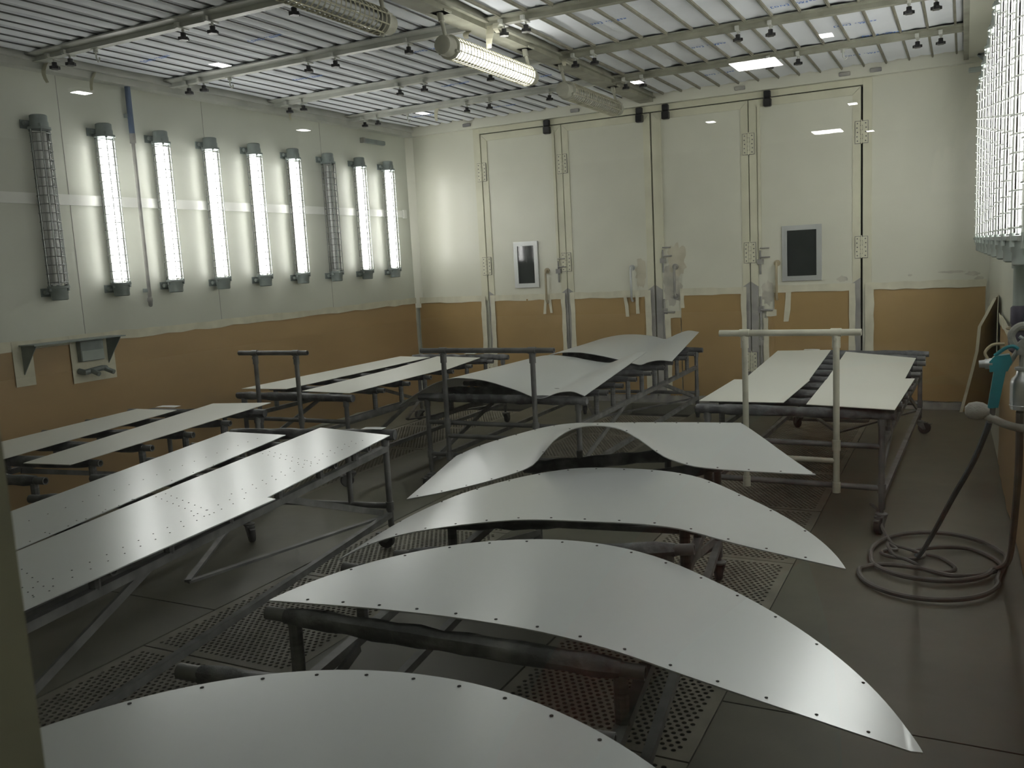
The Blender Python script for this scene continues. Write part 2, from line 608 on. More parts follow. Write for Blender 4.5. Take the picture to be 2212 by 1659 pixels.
for y in RY[:-1]:
    for (xa, xb, mt_) in ((XL0, XL1 + 0.03, 'rail'), (XR0 - 0.03, XR1, 'railr')):
        m = MB()
        fl_ = 0.085 if mt_ == 'rail' else 0.055
        m.prism([(y - fl_, 3.213), (y - fl_, 3.203), (y - 0.026, 3.192), (y - 0.026, 3.162), (y + 0.026, 3.162), (y + 0.026, 3.192), (y + fl_, 3.203), (y + fl_, 3.213)][::-1], xa, xb, 'x')
        part('cross_rail', m, MT[mt_], ceiling)

def mark_mesh():
    # blue printed maker's mark: boxed letters and two rows of dashes
    m = MB()
    t = 0.0012
    def r(x0, x1, y0, y1):
        m.box(x0, x1, y0, y1, -t, 0)
    for (x0, x1, y0, y1) in ((0, 0.006, 0, 0.05), (0, 0.018, 0, 0.005), (0, 0.018, 0.045, 0.05),
                             (0.114, 0.12, 0, 0.05), (0.102, 0.12, 0, 0.005), (0.102, 0.12, 0.045, 0.05)):
        r(x0, x1, y0, y1)
    # D
    r(0.026, 0.031, 0.008, 0.042); r(0.031, 0.047, 0.008, 0.013); r(0.031, 0.047, 0.037, 0.042); r(0.047, 0.052, 0.012, 0.038)
    # N
    r(0.064, 0.069, 0.008, 0.042); r(0.090, 0.095, 0.008, 0.042)
    m.prism([(0.069, 0.042), (0.069, 0.034), (0.090, 0.008), (0.090, 0.016)], -t, 0)
    x = 0.15
    rnd = random.Random(3)
    for row, y in ((0, 0.034), (1, 0.016), (2, 0.0)):
        x = 0.15 + (0.03 if row else 0)
        while x < (0.30 if row < 2 else 0.25):
            w = rnd.uniform(0.008, 0.02)
            r(x, x + w, y, y + 0.008)
            x += w + rnd.uniform(0.006, 0.012)
    return m.mesh('print_mark', MT['blue'])
MARK = mark_mesh()

def fabric(x0, x1, y0, y1, nb, left):
    m = MB()
    rows = []
    sub = 6 if left else 4
    K = nb * sub
    ny = 14
    ph = [random.uniform(0, 6.28) for _ in range(nb + 1)]
    amp = [random.uniform(0.7, 1.2) for _ in range(nb + 1)]
    for j in range(ny + 1):
        y = y0 + (y1 - y0) * j / ny
        row = []
        for i in range(K + 1):
            t = i / K
            x = x0 + (x1 - x0) * t
            q = (i % sub) / sub
            c = i // sub
            if left:
                s_ = abs(math.sin(PI * q)) ** 0.6
                z = 3.248 - 0.032 * s_ * amp[min(c, nb)]
                z += 0.004 * math.sin(4 * y + ph[min(c, nb)])
            else:
                z = 3.232 - 0.008 * math.sin(PI * q) + 0.004 * math.sin(5 * y + ph[min(c, nb)]) + random.uniform(-0.003, 0.003)
            row.append((x, y, z))
        rows.append(row)
    v = [p for r in rows for p in r]
    K1 = K + 1
    fs = [(a * K1 + b, (a + 1) * K1 + b, (a + 1) * K1 + b + 1, a * K1 + b + 1) for a in range(ny) for b in range(K)]
    m.add(v, fs)
    return m

NBL, NBR = 19, 15
def bar_mesh(L, left):
    m = MB()
    if left:
        m.cyl((0, 0, 0), (0, L, 0), 0.005, 6)
    else:
        m.box(-0.008, 0.008, 0, L, -0.009, 0.009)
        m.box(-0.003, 0.003, 0, L, -0.014, -0.009)
    return m.mesh('filter_bar', MT['barl' if left else 'barr'])
marks = {(1, 0): [(2.3, 0.5), (1.35, 0.2)], (2, 0): [(1.5, 0.55), (0.5, 0.5)], (3, 0): [(0.9, 0.5), (2.2, 0.35)], (4, 0): [(1.7, 0.4), (2.4, 0.6)],
         (5, 0): [(1.5, 0.5), (0.6, 0.4)], (3, 1): [(3.55, 0.5), (4.75, 0.85)], (4, 1): [(3.95, 0.5), (5.05, 0.55), (5.2, 1.0)], (5, 1): [(3.75, 0.5), (5.0, 0.55)], (2, 1): [(4.2, 0.6)]}
for bi in range(len(RY) - 1):
    ya, yb = RY[bi] + 0.05, RY[bi + 1] - (0.05 if bi < len(RY) - 2 else 0.06)
    L = yb - ya
    for side, (xa, xb, nb) in enumerate(((XL0, XL1, NBL), (XR0, XR1, NBR))):
        left = side == 0
        fab = fabric(xa, xb, ya - 0.03, yb + 0.03, nb, left).build('filter_panel', MT['filt'], ceiling, smooth=True)
        fab['label'] = 'white pleated filter mat' if left else 'flat white filter mat with wrinkles'
        bme = bar_mesh(L, left)
        for i in range(nb + 1 if left else nb):
            x = xa + (xb - xa) * (i + (0 if left else 0.5)) / nb
            if left and i in (0, nb):
                continue
            inst('filter_bar', bme, fab, (x, ya, 3.222 if left else 3.212))
        for (mx, my) in marks.get((bi, side), []):
            o = inst('print_mark', MARK, fab, (mx, ya + my * L, 3.206 if left else 3.2195), (0, 0, random.uniform(-0.1, 0.1)))
            o.scale = (1, -1, 1)
            o['label'] = 'faint blue printed mark on the filter mat'

# ------------------------------------------------------------------ folding doors in the far wall
def hinge_mesh():
    m = MB()
    h = 0.20
    m.box(-0.055, -0.012, -0.008, 0, -h / 2, h / 2)
    m.box(0.012, 0.055, -0.008, 0, -h / 2, h / 2)
    for k in range(5):
        z = -h / 2 + h * k / 5
        x = -0.003 if k % 2 else 0.003
        m.cyl((0, -0.010, z + 0.003), (0, -0.010, z + h / 5 - 0.003), 0.011, 10)
        m.box(-0.014 if k % 2 else 0, 0 if k % 2 else 0.014, -0.012, -0.001, z + 0.003, z + h / 5 - 0.003)
    m.cyl((0, -0.006, -h / 2 - 0.004), (0, -0.006, h / 2 + 0.012), 0.006, 8)
    return m.mesh('hinge', MT['doortrim'])
def hinge_back():  # dark backing plate: paints the shadow gap round the leaves and knuckles
    m = MB()
    m.box(-0.059, 0.059, -0.003, 0.0, -0.104, 0.104)
    m.box(-0.012, 0.012, -0.005, 0.0, -0.1, 0.1)
    return m.mesh('hinge_shadow_plate', MT['steel'])
def screw_mesh():
    m = MB()
    for sx in (-1, 1):
        for k in range(5):
            z = -0.08 + 0.04 * k
            x = sx * (0.036 + (0.004 if k % 2 else 0))
            m.cyl((x, -0.0095, z), (x, -0.007, z), 0.0065, 8)
    return m.mesh('hinge_screws', MT['steel'])
HINGE, SCREWS, HBACK = hinge_mesh(), screw_mesh(), hinge_back()
def hinge(parent, x, z):
    h = inst('hinge', HINGE, parent, (x, D - 0.018, z))
    inst('hinge_screws', SCREWS, h)
    inst('hinge_shadow_plate', HBACK, h)
    return h

YF = D - 0.004      # face of the door leaves
def door(name, xa, xb, trim_l, trim_r):
    m = MB(); m.box(xa, xb, YF, YF + 0.05, 0.03, 3.052)
    d = struct(m.build(name, MT['door']))
    t = MB(); t.prism([(xa, 1.27), (xa + 0.072, 1.22), (xa + 0.072, 2.975), (xa, 3.048)], YF - 0.010, YF, 'y')
    part('stile', t, MT['doortrim'], d)
    t = MB(); t.prism([(xa, 0.115), (xa + 0.072, 0.115), (xa + 0.072, 1.22), (xa, 1.27)], YF - 0.010, YF, 'y')
    part('lower_stile', t, MT['bare'], d, 'bare grey lower stile')
    t = MB(); t.prism([(xb - 0.072, 1.22), (xb, 1.27), (xb, 3.048), (xb - 0.072, 2.975)], YF - 0.010, YF, 'y')
    part('stile', t, MT['doortrim'], d)
    t = MB(); t.prism([(xb - 0.072, 0.115), (xb, 0.115), (xb, 1.27), (xb - 0.072, 1.22)], YF - 0.010, YF, 'y')
    part('lower_stile', t, MT['bare'], d, 'bare grey lower stile')
    t = MB(); t.prism([(xa + 0.001, 3.05), (xa + 0.073, 2.977), (xb - 0.073, 2.977), (xb - 0.001, 3.05)], YF - 0.009, YF, 'y')
    part('top_rail', t, MT['doortrim'], d)
    t = MB(); t.box(xa, xb, YF - 0.009, YF, 0.03, 0.11)
    part('kick_rail', t, MT['grime'], d)
    return d
d1 = door('door_1', 1.000, 1.998, 1, 1)
d2 = door('door_2', 2.008, 3.008, 1, 1)
d3 = door('door_3', 3.026, 4.018, 1, 1)
d4 = door('door_4', 4.028, 5.066, 1, 1)
for d, x in ((d1, 0.995), (d2, 2.003), (d3, 4.023), (d4, 5.074)):
    for z in (2.63, 1.56, 0.45):
        hinge(d, x, z)

def vision_panel(d, x0, x1, z0, z1):
    fr = MB()
    w, y0, y1 = 0.048, YF - 0.022, YF
    fr.prism([(x0, z0), (x1, z0), (x1 - w, z0 + w), (x0 + w, z0 + w)], y0, y1, 'y')
    fr.prism([(x0, z1), (x0 + w, z1 - w), (x1 - w, z1 - w), (x1, z1)], y0, y1, 'y')
    fr.prism([(x0, z0), (x0 + w, z0 + w), (x0 + w, z1 - w), (x0, z1)], y0, y1, 'y')
    fr.prism([(x1, z0), (x1, z1), (x1 - w, z1 - w), (x1 - w, z0 + w)], y0, y1, 'y')
    f = part('window_frame', fr, MT['winframe'], d, 'aluminium window frame')
    p = MB(); p.box(x0 + w - 0.004, x1 - w + 0.004, YF - 0.010, YF - 0.004, z0 + w - 0.004, z1 - w + 0.004)
    part('pane', p, MT['pane'], f, 'dark window pane')
vision_panel(d1, 1.352, 1.655, 1.295, 1.815)
vision_panel(d4, 4.338, 4.712, 1.262, 1.805)

def pull_handle(d, x, z0, z1, material):
    m = MB()
    y = YF - 0.055
    pts = [(x, YF, z1), (x, YF - 0.03, z1), (x, y, z1 - 0.03), (x, y, (z0 + z1) / 2), (x, y, z0 + 0.03), (x, YF - 0.03, z0), (x, YF, z0)]
    m.path(pts, 0.013, 8)
    for z in (z0, z1):
        m.cyl((x, YF - 0.012, z), (x, YF, z), 0.032, 14)
    part('pull_handle', m, material, d, smooth=True)
pull_handle(d1, 1.757, 1.115, 1.475, MT['tan'])
pull_handle(d2, 2.765, 1.11, 1.465, MT['winframe'])
pull_handle(d3, 3.243, 1.14, 1.455, MT['grime'])
pull_handle(d4, 4.287, 1.085, 1.445, MT['tan'])

def bolt(d, x, ztop, zbot, lower):
    m = MB()
    m.box(x - 0.014, x + 0.014, YF - 0.022, YF - 0.002, zbot + 0.22, ztop)
    part('bolt_rod', m, MT['doortrim'], d)
    m = MB()
    m.cyl((x, YF - 0.02, zbot), (x, YF - 0.02, zbot + 0.24), 0.009, 8)
    m.box(x - 0.03, x + 0.03, YF - 0.03, YF, zbot + 0.10, zbot + 0.15)
    m.cyl((x, YF - 0.03, zbot + 0.17), (x + 0.10, YF - 0.04, zbot + 0.17), 0.007, 8)
    m.cyl((x, YF - 0.03, zbot + 0.26), (x + 0.09, YF - 0.03, zbot + 0.26), 0.007, 8)
    part('bolt_handle', m, MT['grime'], d, smooth=True)
    if lower:
        m = MB()
        m.cyl((x, YF - 0.02, 0.12), (x, YF - 0.02, 1.12), 0.011, 8)
        m.box(x - 0.028, x + 0.028, YF - 0.028, YF, 0.62, 0.68)
        m.box(x - 0.028, x + 0.028, YF - 0.028, YF, 0.95, 1.02)
        m.cyl((x, YF - 0.03, 0.98), (x + 0.12, YF - 0.04, 0.98), 0.010, 8)
        part('lower_bolt', m, MT['grime'], d, smooth=True)
bolt(d1, 1.905, 3.0, 1.34, False)
bolt(d3, 3.115, 2.98, 1.40, True)
bolt(d4, 4.125, 3.0, 1.34, True)
for d, x in ((d1, 1.846), (d2, 2.909), (d3, 3.190), (d4, 4.216)):
    m = MB()
    m.cbox(x - 0.036, x + 0.036, YF - 0.07, YF, 2.965, 3.045, 0.008)
    part('door_stop', m, MT['black'], d, 'black rubber block')
    m = MB()
    m.cbox(x - 0.032, x + 0.032, D - 0.065, D - 0.012, 3.048, 3.115, 0.006)
    part('stop_keeper', m, MT['black'], wall_back)
for x in (0.86, 2.20, 3.96, 4.93, 5.20):
    m = MB(); m.cbox(x - 0.05, x + 0.05, D - 0.085, D - 0.06, 3.15, 3.185, 0.004)
    part('clip_plate', m, MT['grime'], wall_back)
# grey wear stains beside the meeting edge of the middle doors
STAIN_N = [0]
def stain(d, cx, cz, rx, rz, material, name='wear_stain'):
    m = MB()
    n = 26
    rr = [1 + random.uniform(-0.25, 0.2) for _ in range(n)]
    pts = [(cx + rx * rr[i] * math.cos(2 * PI * i / n), cz + rz * rr[i] * math.sin(2 * PI * i / n)) for i in range(n)]
    STAIN_N[0] += 1
    y_ = YF - 0.0006 * STAIN_N[0]
    m.prism(pts, y_, y_ + 0.0004, 'y')
    part(name, m, material, d)
MT['stain'] = mat('wear_stain', (0.52, 0.51, 0.44), rough=0.5, var=0.15, scale=9, col2=(0.66, 0.64, 0.54))
MT['stain2'] = mat('rubbed_stain', (0.60, 0.56, 0.42), rough=0.5, var=0.12, scale=7, col2=(0.68, 0.65, 0.52))
stain(d3, 3.20, 1.25, 0.10, 0.22, MT['stain'])
stain(d3, 3.26, 1.53, 0.10, 0.16, MT['stain2'])
stain(d2, 2.86, 1.40, 0.06, 0.16, MT['stain2'])
stain(d4, 4.20, 1.15, 0.07, 0.12, MT['stain'])
# peeled paint above the tape on the far wall
for (cx_, cz_, rx_, rz_) in ((5.86, 1.292, 0.11, 0.012), (6.02, 1.27, 0.06, 0.022), (6.08, 1.225, 0.04, 0.018), (5.50, 1.275, 0.02, 0.012), (4.90, 1.265, 0.05, 0.03)):
    m = MB()
    n_ = 22
    pts_ = [(cx_ + rx_ * (1 + random.uniform(-0.3, 0.2)) * math.cos(2 * PI * i / n_), cz_ + rz_ * (1 + random.uniform(-0.4, 0.3)) * math.sin(2 * PI * i / n_)) for i in range(n_)]
    m.prism(pts_, (D if cx_ > 5.1 else YF) - 0.0007, (D if cx_ > 5.1 else YF) - 0.0001, 'y')
    part('peeled_paint', m, MT['stain'], wall_back if cx_ > 5.1 else d4)

# ------------------------------------------------------------------ masking paper
def rough_sheet(u0, u1, z0, z1, n, k, amp, ragged=0.006):
    rows = []
    ph = random.uniform(0, 6)
    for i in range(k + 1):
        z = z0 + (z1 - z0) * i / k
        row = []
        for j in range(n + 1):
            u = u0 + (u1 - u0) * j / n
            b = amp * (0.5 + 0.5 * math.sin(3.1 * u + 2.3 * z + ph)) + random.uniform(0, amp * 0.5)
            row.append((u, z + (random.uniform(-ragged, ragged) if i == 0 else 0), b))
        rows.append(row)
    return rows

def paper_back(xa, xb, zt, label, tapes, yo=0.014, zb=0.085):
    t = thing('masking_paper', label, 'paper', ((xa + xb) / 2, D, zb))
    cx = (xa + xb) / 2
    rows = rough_sheet(xa, xb, zb, zt, 14, 14, 0.010)
    m = MB().slab([[(u - cx, -yo - 0.002 - b, z - zb) for (u, z, b) in r] for r in rows], 0.001, (0, 1, 0))
    m.build('paper_sheet', MT['paper'], t, smooth=True)
    dep = [yo + 0.0145]
    def tape(x0, x1, z0, z1, sl=0.0):
        dep[0] += 0.0016
        q = MB()
        n = max(2, int(max(x1 - x0, z1 - z0) / 0.1))
        if x1 - x0 > z1 - z0:
            rr = [[(x0 + (x1 - x0) * j / n - cx, -dep[0], zz + random.uniform(-0.006, 0.006) - zb) for j in range(n + 1)] for zz in (z0, z1)]
        else:
            rr = [[(x0 + random.uniform(-0.006, 0.006) + sl * i / n - cx, -dep[0], z0 + (z1 - z0) * i / n - zb), (x1 + random.uniform(-0.006, 0.006) + sl * i / n - cx, -dep[0], z0 + (z1 - z0) * i / n - zb)] for i in range(n + 1)]
        q.slab(rr, 0.0012, (0, 1, 0))
        q.build('tape_strip', MT['tape'], t)
    tape(xa - 0.01, xb + 0.01, zt - 0.015, zt + 0.055)
    for (x0, x1, z0, z1, sl) in tapes:
        tape(x0, x1, z0, z1, sl)
    return t
paper_back(0.03, 0.93, 1.165, 'brown masking paper on the far wall, leftmost sheet beside the corner', [(0.895, 0.955, 0.1, 1.22, 0.0)], yo=0.014)
paper_back(1.06, 1.945, 1.165, 'brown masking paper on the folding door with the small dark window, left side', [(1.02, 1.075, 0.1, 1.22, 0.0), (1.925, 1.975, 0.1, 1.22, 0.0), (1.70, 1.735, 0.99, 1.2, 0.02), (1.785, 1.815, 1.0, 1.2, -0.02)])
paper_back(2.06, 2.93, 1.165, 'brown masking paper on the door leaf just left of the centre seam', [(2.035, 2.085, 0.1, 1.22, 0.0), (2.905, 2.975, 0.1, 1.22, 0.0), (2.69, 2.73, 0.94, 1.17, -0.03), (2.80, 2.84, 0.97, 1.17, 0.0)])
paper_back(3.30, 3.955, 1.165, 'brown masking paper on the door leaf just right of the centre seam', [(3.29, 3.335, 1.02, 1.2, 0.0), (3.93, 3.985, 0.1, 1.22, 0.0)])
paper_back(3.16, 3.29, 0.93, 'narrow strip of brown masking paper beside the centre bolt', [(3.125, 3.185, 0.1, 0.96, 0.0)], yo=0.016)
paper_back(4.26, 5.0, 1.165, 'brown masking paper under the window of the right folding door', [(4.965, 5.02, 0.1, 1.22, 0.0), (4.345, 4.40, 0.86, 1.2, 0.03)])
paper_back(4.19, 4.27, 0.93, 'torn narrow strip of brown masking paper beside the right bolt', [(4.15, 4.20, 0.1, 0.9, 0.0)], yo=0.016)
paper_back(5.15, 6.13, 1.165, 'brown masking paper on the far wall, rightmost sheet beside the lit lamps', [(5.11, 5.19, 0.1, 1.22, 0.0)], yo=0.010)

def paper_side(name, label, ya, yb, xw, sgn, zt=1.165, zb=0.03, amp=0.012, n=60, material=None):
    t = thing(name, label, 'paper', (xw(ya), (ya + yb) / 2, zb))
    rows = rough_sheet(ya, yb, zb, zt, n, 12, amp)
    cy = (ya + yb) / 2
    m = MB().slab([[(xw(u) - xw(ya) + sgn * (0.003 + b), u - cy, z - zb) for (u, z, b) in r] for r in rows], 0.001, (-sgn, 0, 0))
    m.build('paper_sheet', material or MT['paper_side'], t, smooth=True)
    q = MB()
    k = int((yb - ya) / 0.15)
    rr = [[(xw(ya + (yb - ya) * j / k) - xw(ya) + sgn * 0.022, ya + (yb - ya) * j / k - cy, zz + random.uniform(-0.008, 0.008) - zb) for j in range(k + 1)] for zz in (zt - 0.01, zt + 0.055)]
    q.slab(rr, 0.0012, (-sgn, 0, 0))
    q.build('tape_strip', MT['tape'], t)
    return t
pl = paper_side('masking_paper', 'long brown masking paper along the whole left wall below the tube lamps', 0.4, D - 0.08, lambda y: 0.0, 1)
paper_side('masking_paper', 'brown masking paper low on the right wall behind the hanging hoses', 0.4, 6.9, lambda y: WR(y), -1, zt=1.02)
# loose corner peeling off the right wall
t = thing('masking_paper', 'loose brown masking paper peeling off the right wall behind the spray guns', 'paper', (6.0, 7.0, 0.36))
prof = [(0.36, 5.952), (0.50, 5.984), (0.66, 6.018), (0.80, 6.045), (0.975, 6.058), (1.06, 6.10), (1.17, 6.150)]
rows = []
for z, xe in prof:
    row = []
    for j in range(9):
        q = j / 8
        xw_ = WR(7.0 + 0.5 * (1 - q)) - 0.006
        x = xw_ + (xe - xw_) * q ** 1.6
        row.append((x - 6.0, 0.5 * (1 - q) + 0.02 * math.sin(9 * z + 3 * q), z - 0.36))
    rows.append(row)
MB().slab(rows, 0.001, (0, 1, 0)).build('paper_sheet', MT['paper'], t, smooth=True)
q = MB().slab([[(r[-1][0] - 0.012, r[-1][1] - 0.004, r[-1][2]), (r[-1][0] + 0.008, r[-1][1] - 0.002, r[-1][2])] for r in rows], 0.001, (0, 1, 0))
q.build('tape_strip', MT['tape'], t)

# ------------------------------------------------------------------ tube lamps
def lamp_parts(root, Lg, housing, cagem, lit, rings, ring_r, wires, wire_r):
    # axis +z, from 0 to Lg, wall on local -x side
    cap = MB()
    cap.lathe([(0.050, 0.0), (0.058, 0.006), (0.058, 0.045), (0.062, 0.050), (0.062, 0.085), (0.076, 0.087), (0.076, 0.103), (0.058, 0.105)], n=20)
    for a in range(3):
        an = a * 2 * PI / 3 + 0.5
        cap.cyl((0.068 * math.cos(an), 0.068 * math.sin(an), 0.066), (0.068 * math.cos(an), 0.068 * math.sin(an), 0.112), 0.009, 8)
    capm = cap.mesh('end_cap', housing, True)
    inst('end_cap', capm, root, (0, 0, 0))
    inst('end_cap', capm, root, (0, 0, Lg), (PI, 0, 0))
    g = MB(); g.cyl((0, 0, 0.10), (0, 0, Lg - 0.10), 0.056, 20, caps=False)
    part('glass_tube', g, MT['glass'], root, smooth=True)
    c = MB()
    za, zb = 0.13, Lg - 0.13
    for i in range(rings):
        c.torus((0, 0, za + (zb - za) * i / (rings - 1)), 0.071, ring_r, n=20, k=4)
    for i in range(wires):
        a = 2 * PI * (i + 0.5) / wires
        c.cyl((0.071 * math.cos(a), 0.071 * math.sin(a), 0.095), (0.071 * math.cos(a), 0.071 * math.sin(a), Lg - 0.095), wire_r, 5)
    part('wire_cage', c, cagem, root)
    for sy in (-1, 1):
        tb = MB(); tb.cyl((0.006, sy * 0.023, 0.12), (0.006, sy * 0.023, Lg - 0.12), 0.0145, 10)
        part('fluorescent_tube', tb, MT['tubeon'] if lit else MT['tubeoff'], root, 'glowing white tube' if lit else 'unlit white tube', smooth=True)
    r = MB(); r.box(-0.026, -0.020, -0.045, 0.045, 0.11, Lg - 0.11)
    part('reflector', r, MT['refl'], root)

def wall_lamp_template(lit, housing, cagem, label, group, wall_d, side):
    root = thing('tube_lamp', label, 'lamp', group=group)
    lamp_parts(root, 1.31, housing, cagem, lit, 18, 0.0030, 6, 0.0036)
    for z in (0.06, 1.25):
        b = MB()
        b.box(-wall_d + 0.001, -0.05, -0.012, 0.012, z - 0.02, z + 0.02)
        b.box(-wall_d, -wall_d + 0.006, -0.085, 0.03, z - 0.03, z + 0.03)
        b.cyl((-0.045, -0.055, z), (-0.045, -0.085, z), 0.016, 10)
        b.box(-0.055, -0.035, -0.06, 0.0, z - 0.012, z + 0.012)
        part('bracket', b, housing, root)
    return root
LD = 0.09
on_l = wall_lamp_template(True, MT['lamp'], MT['cage'], 'x', 'tube lamps on the left wall', LD, 0)
off_l = wall_lamp_template(False, MT['lamp'], MT['cage'], 'x', 'tube lamps on the left wall', LD, 0)
used = {}
for i in range(9):
    y = 4.262 + 0.5375 * i
    lit = i not in (0, 6)
    src = on_l if lit else off_l
    if i == 0:
        lab = 'unlit caged tube lamp on the left wall, nearest the viewer above the small shelf'
    elif i == 6:
        lab = 'unlit caged tube lamp between two lit ones near the far corner'
    else:
        lab = 'lit caged tube lamp on the left wall, %s from the viewer' % ORD[i]
        if i == 8:
            lab = 'lit caged tube lamp on the left wall, nearest the far corner'
    loc = (LD, y, 1.49)
    if src.name not in used:
        used[src.name] = 1
        src.location = loc
        src['label'] = lab
    else:
        copy_tree(src, loc, (0, 0, 0), lab)
on_r = wall_lamp_template(True, MT['lampr'], MT['cager'], 'x', 'tube lamps on the right wall', LD, 1)
for i in range(11):
    y = 7.80 - 0.5375 * i
    loc = (WR(y) - LD, y, 1.49)
    lab = 'lit caged tube lamp on the right wall, %s from the far wall' % ORD[i]
    if i == 0:
        on_r.location = loc; on_r.rotation_euler = (0, 0, PI); on_r['label'] = 'lit caged tube lamp on the right wall, closest to the far wall'
    else:
        copy_tree(on_r, loc, (0, 0, PI), lab)

def ceiling_lamp(y0, lit, label):
    # axis along +y, hung under the spine beam
    root = thing('ceiling_tube_lamp', label, 'lamp', (3.05, y0, 2.95), (-PI / 2, 0, 0), 'tube lamps hung from the ceiling beam')
    lamp_parts(root, 1.30, MT['lampc'], MT['cagec'], lit, 27, 0.0046, 8, 0.0038)
    h = MB()
    # local -y is up in the world here
    for z in (0.05, 1.25):
        h.cyl((0, -0.06, z), (-0.02, -0.155, z), 0.013, 10)
        h.cyl((-0.02, -0.150, z), (-0.03, -0.202, z), 0.020, 10)
        h.box(-0.075, 0.03, -0.212, -0.20, z - 0.045, z + 0.045)
    part('hanger', h, MT['lampc'], root, smooth=True)
ceiling_lamp(3.06, False, 'unlit cream caged tube lamp under the ceiling beam, nearest the viewer')
ceiling_lamp(4.92, True, 'bright lit tube lamp hanging under the ceiling beam')
ceiling_lamp(6.78, False, 'unlit cream caged tube lamp under the ceiling beam, closest to the doors')

# ------------------------------------------------------------------ clamp knobs under the ceiling rails
kn = thing('clamp_knob', 'x', 'clamp', group='black clamp knobs under the ceiling rails')
m = MB(); m.cyl((0, 0, -0.02), (0, 0, 0.035), 0.008, 8)
m.box(-0.012, 0.012, -0.055, 0.045, 0.025, 0.033)
m.box(-0.014, 0.014, -0.060, -0.040, 0.030, 0.055)
part('clamp_bar', m, MT['rail'], kn)
m = MB()
m.cyl((0, 0, -0.022), (0, 0, 0.004), 0.017, 12)
n = 18
m.prism([((0.030 + 0.005 * math.cos(6 * 2 * PI * i / n)) * math.cos(2 * PI * i / n), (0.030 + 0.005 * math.cos(6 * 2 * PI * i / n)) * math.sin(2 * PI * i / n)) for i in range(n)], -0.042, -0.022)
part('knob', m, MT['black'], kn, 'black star knob')
KX = {'L': [0.292, 0.458, 1.535, 1.787, 2.435], 'R': [3.195, 3.358, 4.470, 4.700, 5.600, 5.764]}
rail_words = {2: 'nearest viewer', 3: 'second from viewer', 4: 'third from viewer', 5: 'nearest the doors'}
first = True
for ri in (2, 3, 4, 5):
    for side in ('L', 'R'):
        if side == 'R' and ri == 2:
            continue
        for k, x in enumerate(KX[side]):
            if side == 'R' and ri == 3 and k > 1:
                continue
            if side == 'L':
                where = '%s from the left wall' % ORD[k]
            else:
                where = '%s right of the beam' % ORD[k]
            lab = 'black clamp knob on the ceiling rail %s, %s' % (rail_words[ri], where)
            loc = (x, RY[ri], 3.13)
            if first:
                kn.location = loc; kn['label'] = lab; first = False
            else:
                copy_tree(kn, loc, (0, 0, random.uniform(-0.1, 0.1)), lab)

# scraps of tape dangling from the ceiling
def scrap(x, y, z, w, h, lean, label):
    rows = []
    for i in range(6):
        q = i / 5
        ww = w * (1 - 0.45 * q)
        rows.append([(x - ww / 2 + lean * q * q, y - 0.03 * math.sin(2.5 * q), z - h * q), (x + ww / 2 + lean * q * q, y - 0.03 * math.sin(2.5 * q), z - h * q)])
    o = MB().slab(rows, 0.0008, (0, 1, 0)).build_at('tape_scrap', MT['tape'])
    tag(o, label, 'tape', 'tape scraps dangling from the ceiling')
scrap(3.12, 5.47, 3.165, 0.07, 0.15, -0.02, 'largest scrap of cream tape dangling beside the ceiling beam')
scrap(3.17, 5.44, 3.165, 0.05, 0.07, 0.02, 'small curl of cream tape next to the largest dangling scrap')
scrap(2.94, 5.46, 3.150, 0.06, 0.05, 0.0, 'short cream tape scrap on the ceiling beam above the lit lamp')
scrap(3.12, 6.70, 3.165, 0.05, 0.06, 0.0, 'short cream tape scrap on the ceiling beam above the far lamp')
scrap(1.20, 7.88, 3.165, 0.05, 0.13, 0.0, 'cream tape scrap hanging from the rail nearest the doors')
scrap(0.12, 4.35, 3.165, 0.06, 0.14, 0.02, 'cream tape scrap dangling at the top of the left wall, near end')
scrap(0.12, 4.75, 3.165, 0.05, 0.13, -0.03, 'curled cream tape scrap at the top of the left wall, second along')
scrap(0.12, 6.95, 3.165, 0.04, 0.10, 0.0, 'small cream tape scrap at the top of the left wall, farthest along')
# paint-caked hooks under the rails
def hook(x, y, label):
    m = MB()
    m.cyl((x, y, 3.165), (x, y, 3.135), 0.016, 8)
    m.path([(x, y, 3.14), (x, y, 3.10), (x + 0.015, y, 3.075), (x + 0.03, y, 3.085), (x + 0.028, y, 3.10)], 0.006, 6)
    m.box(x - 0.035, x + 0.035, y - 0.012, y + 0.012, 3.158, 3.166)
    tag(m.build_at('ceiling_hook', MT['rail'], smooth=True), label, 'hook', 'paint-caked ceiling hooks')
hook(0.72, 4.29, 'paint-caked hook under the ceiling rail nearest the viewer')
hook(0.74, 5.50, 'paint-caked hook under the second ceiling rail')
hook(0.83, 7.90, 'paint-caked hook on the left part of the rail nearest the doors')
hook(5.05, 7.90, 'paint-caked hook on the right part of the rail nearest the doors')

# ------------------------------------------------------------------ left wall fittings
m = MB()
m.box(0.0005, 0.018, 0.5, 8.95, 2.185, 2.262)
m.box(0.0005, 0.022, 8.93, 8.99, 2.175, 2.272)
tag(m.build_at('cable_duct', MT['doorlite']), 'pale horizontal cable duct running behind the left wall lamps', 'duct')
t = thing('hanging_pole', 'slim vertical pole with a blue top between the left wall lamps', 'pole', (0.05, 5.095, 1.385))
m = MB(); m.cyl((0, 0, 1.37), (0, 0, 1.735), 0.022, 12)
part('upper_sleeve', m, MT['bluep'], t, 'dark blue sleeve', smooth=True)
m = MB()
m.cyl((0, 0, 0.10), (0, 0, 1.37), 0.014, 10)
m.cyl((0, 0, 1.30), (0, 0, 1.375), 0.024, 12)
part('rod', m, MT['grime'], t, smooth=True)
m = MB(); m.lathe([(0.006, 0.0), (0.016, 0.01), (0.018, 0.04), (0.022, 0.045), (0.022, 0.07), (0.014, 0.08), (0.016, 0.12)], n=12)
part('tip', m, MT['grime'], t, smooth=True)
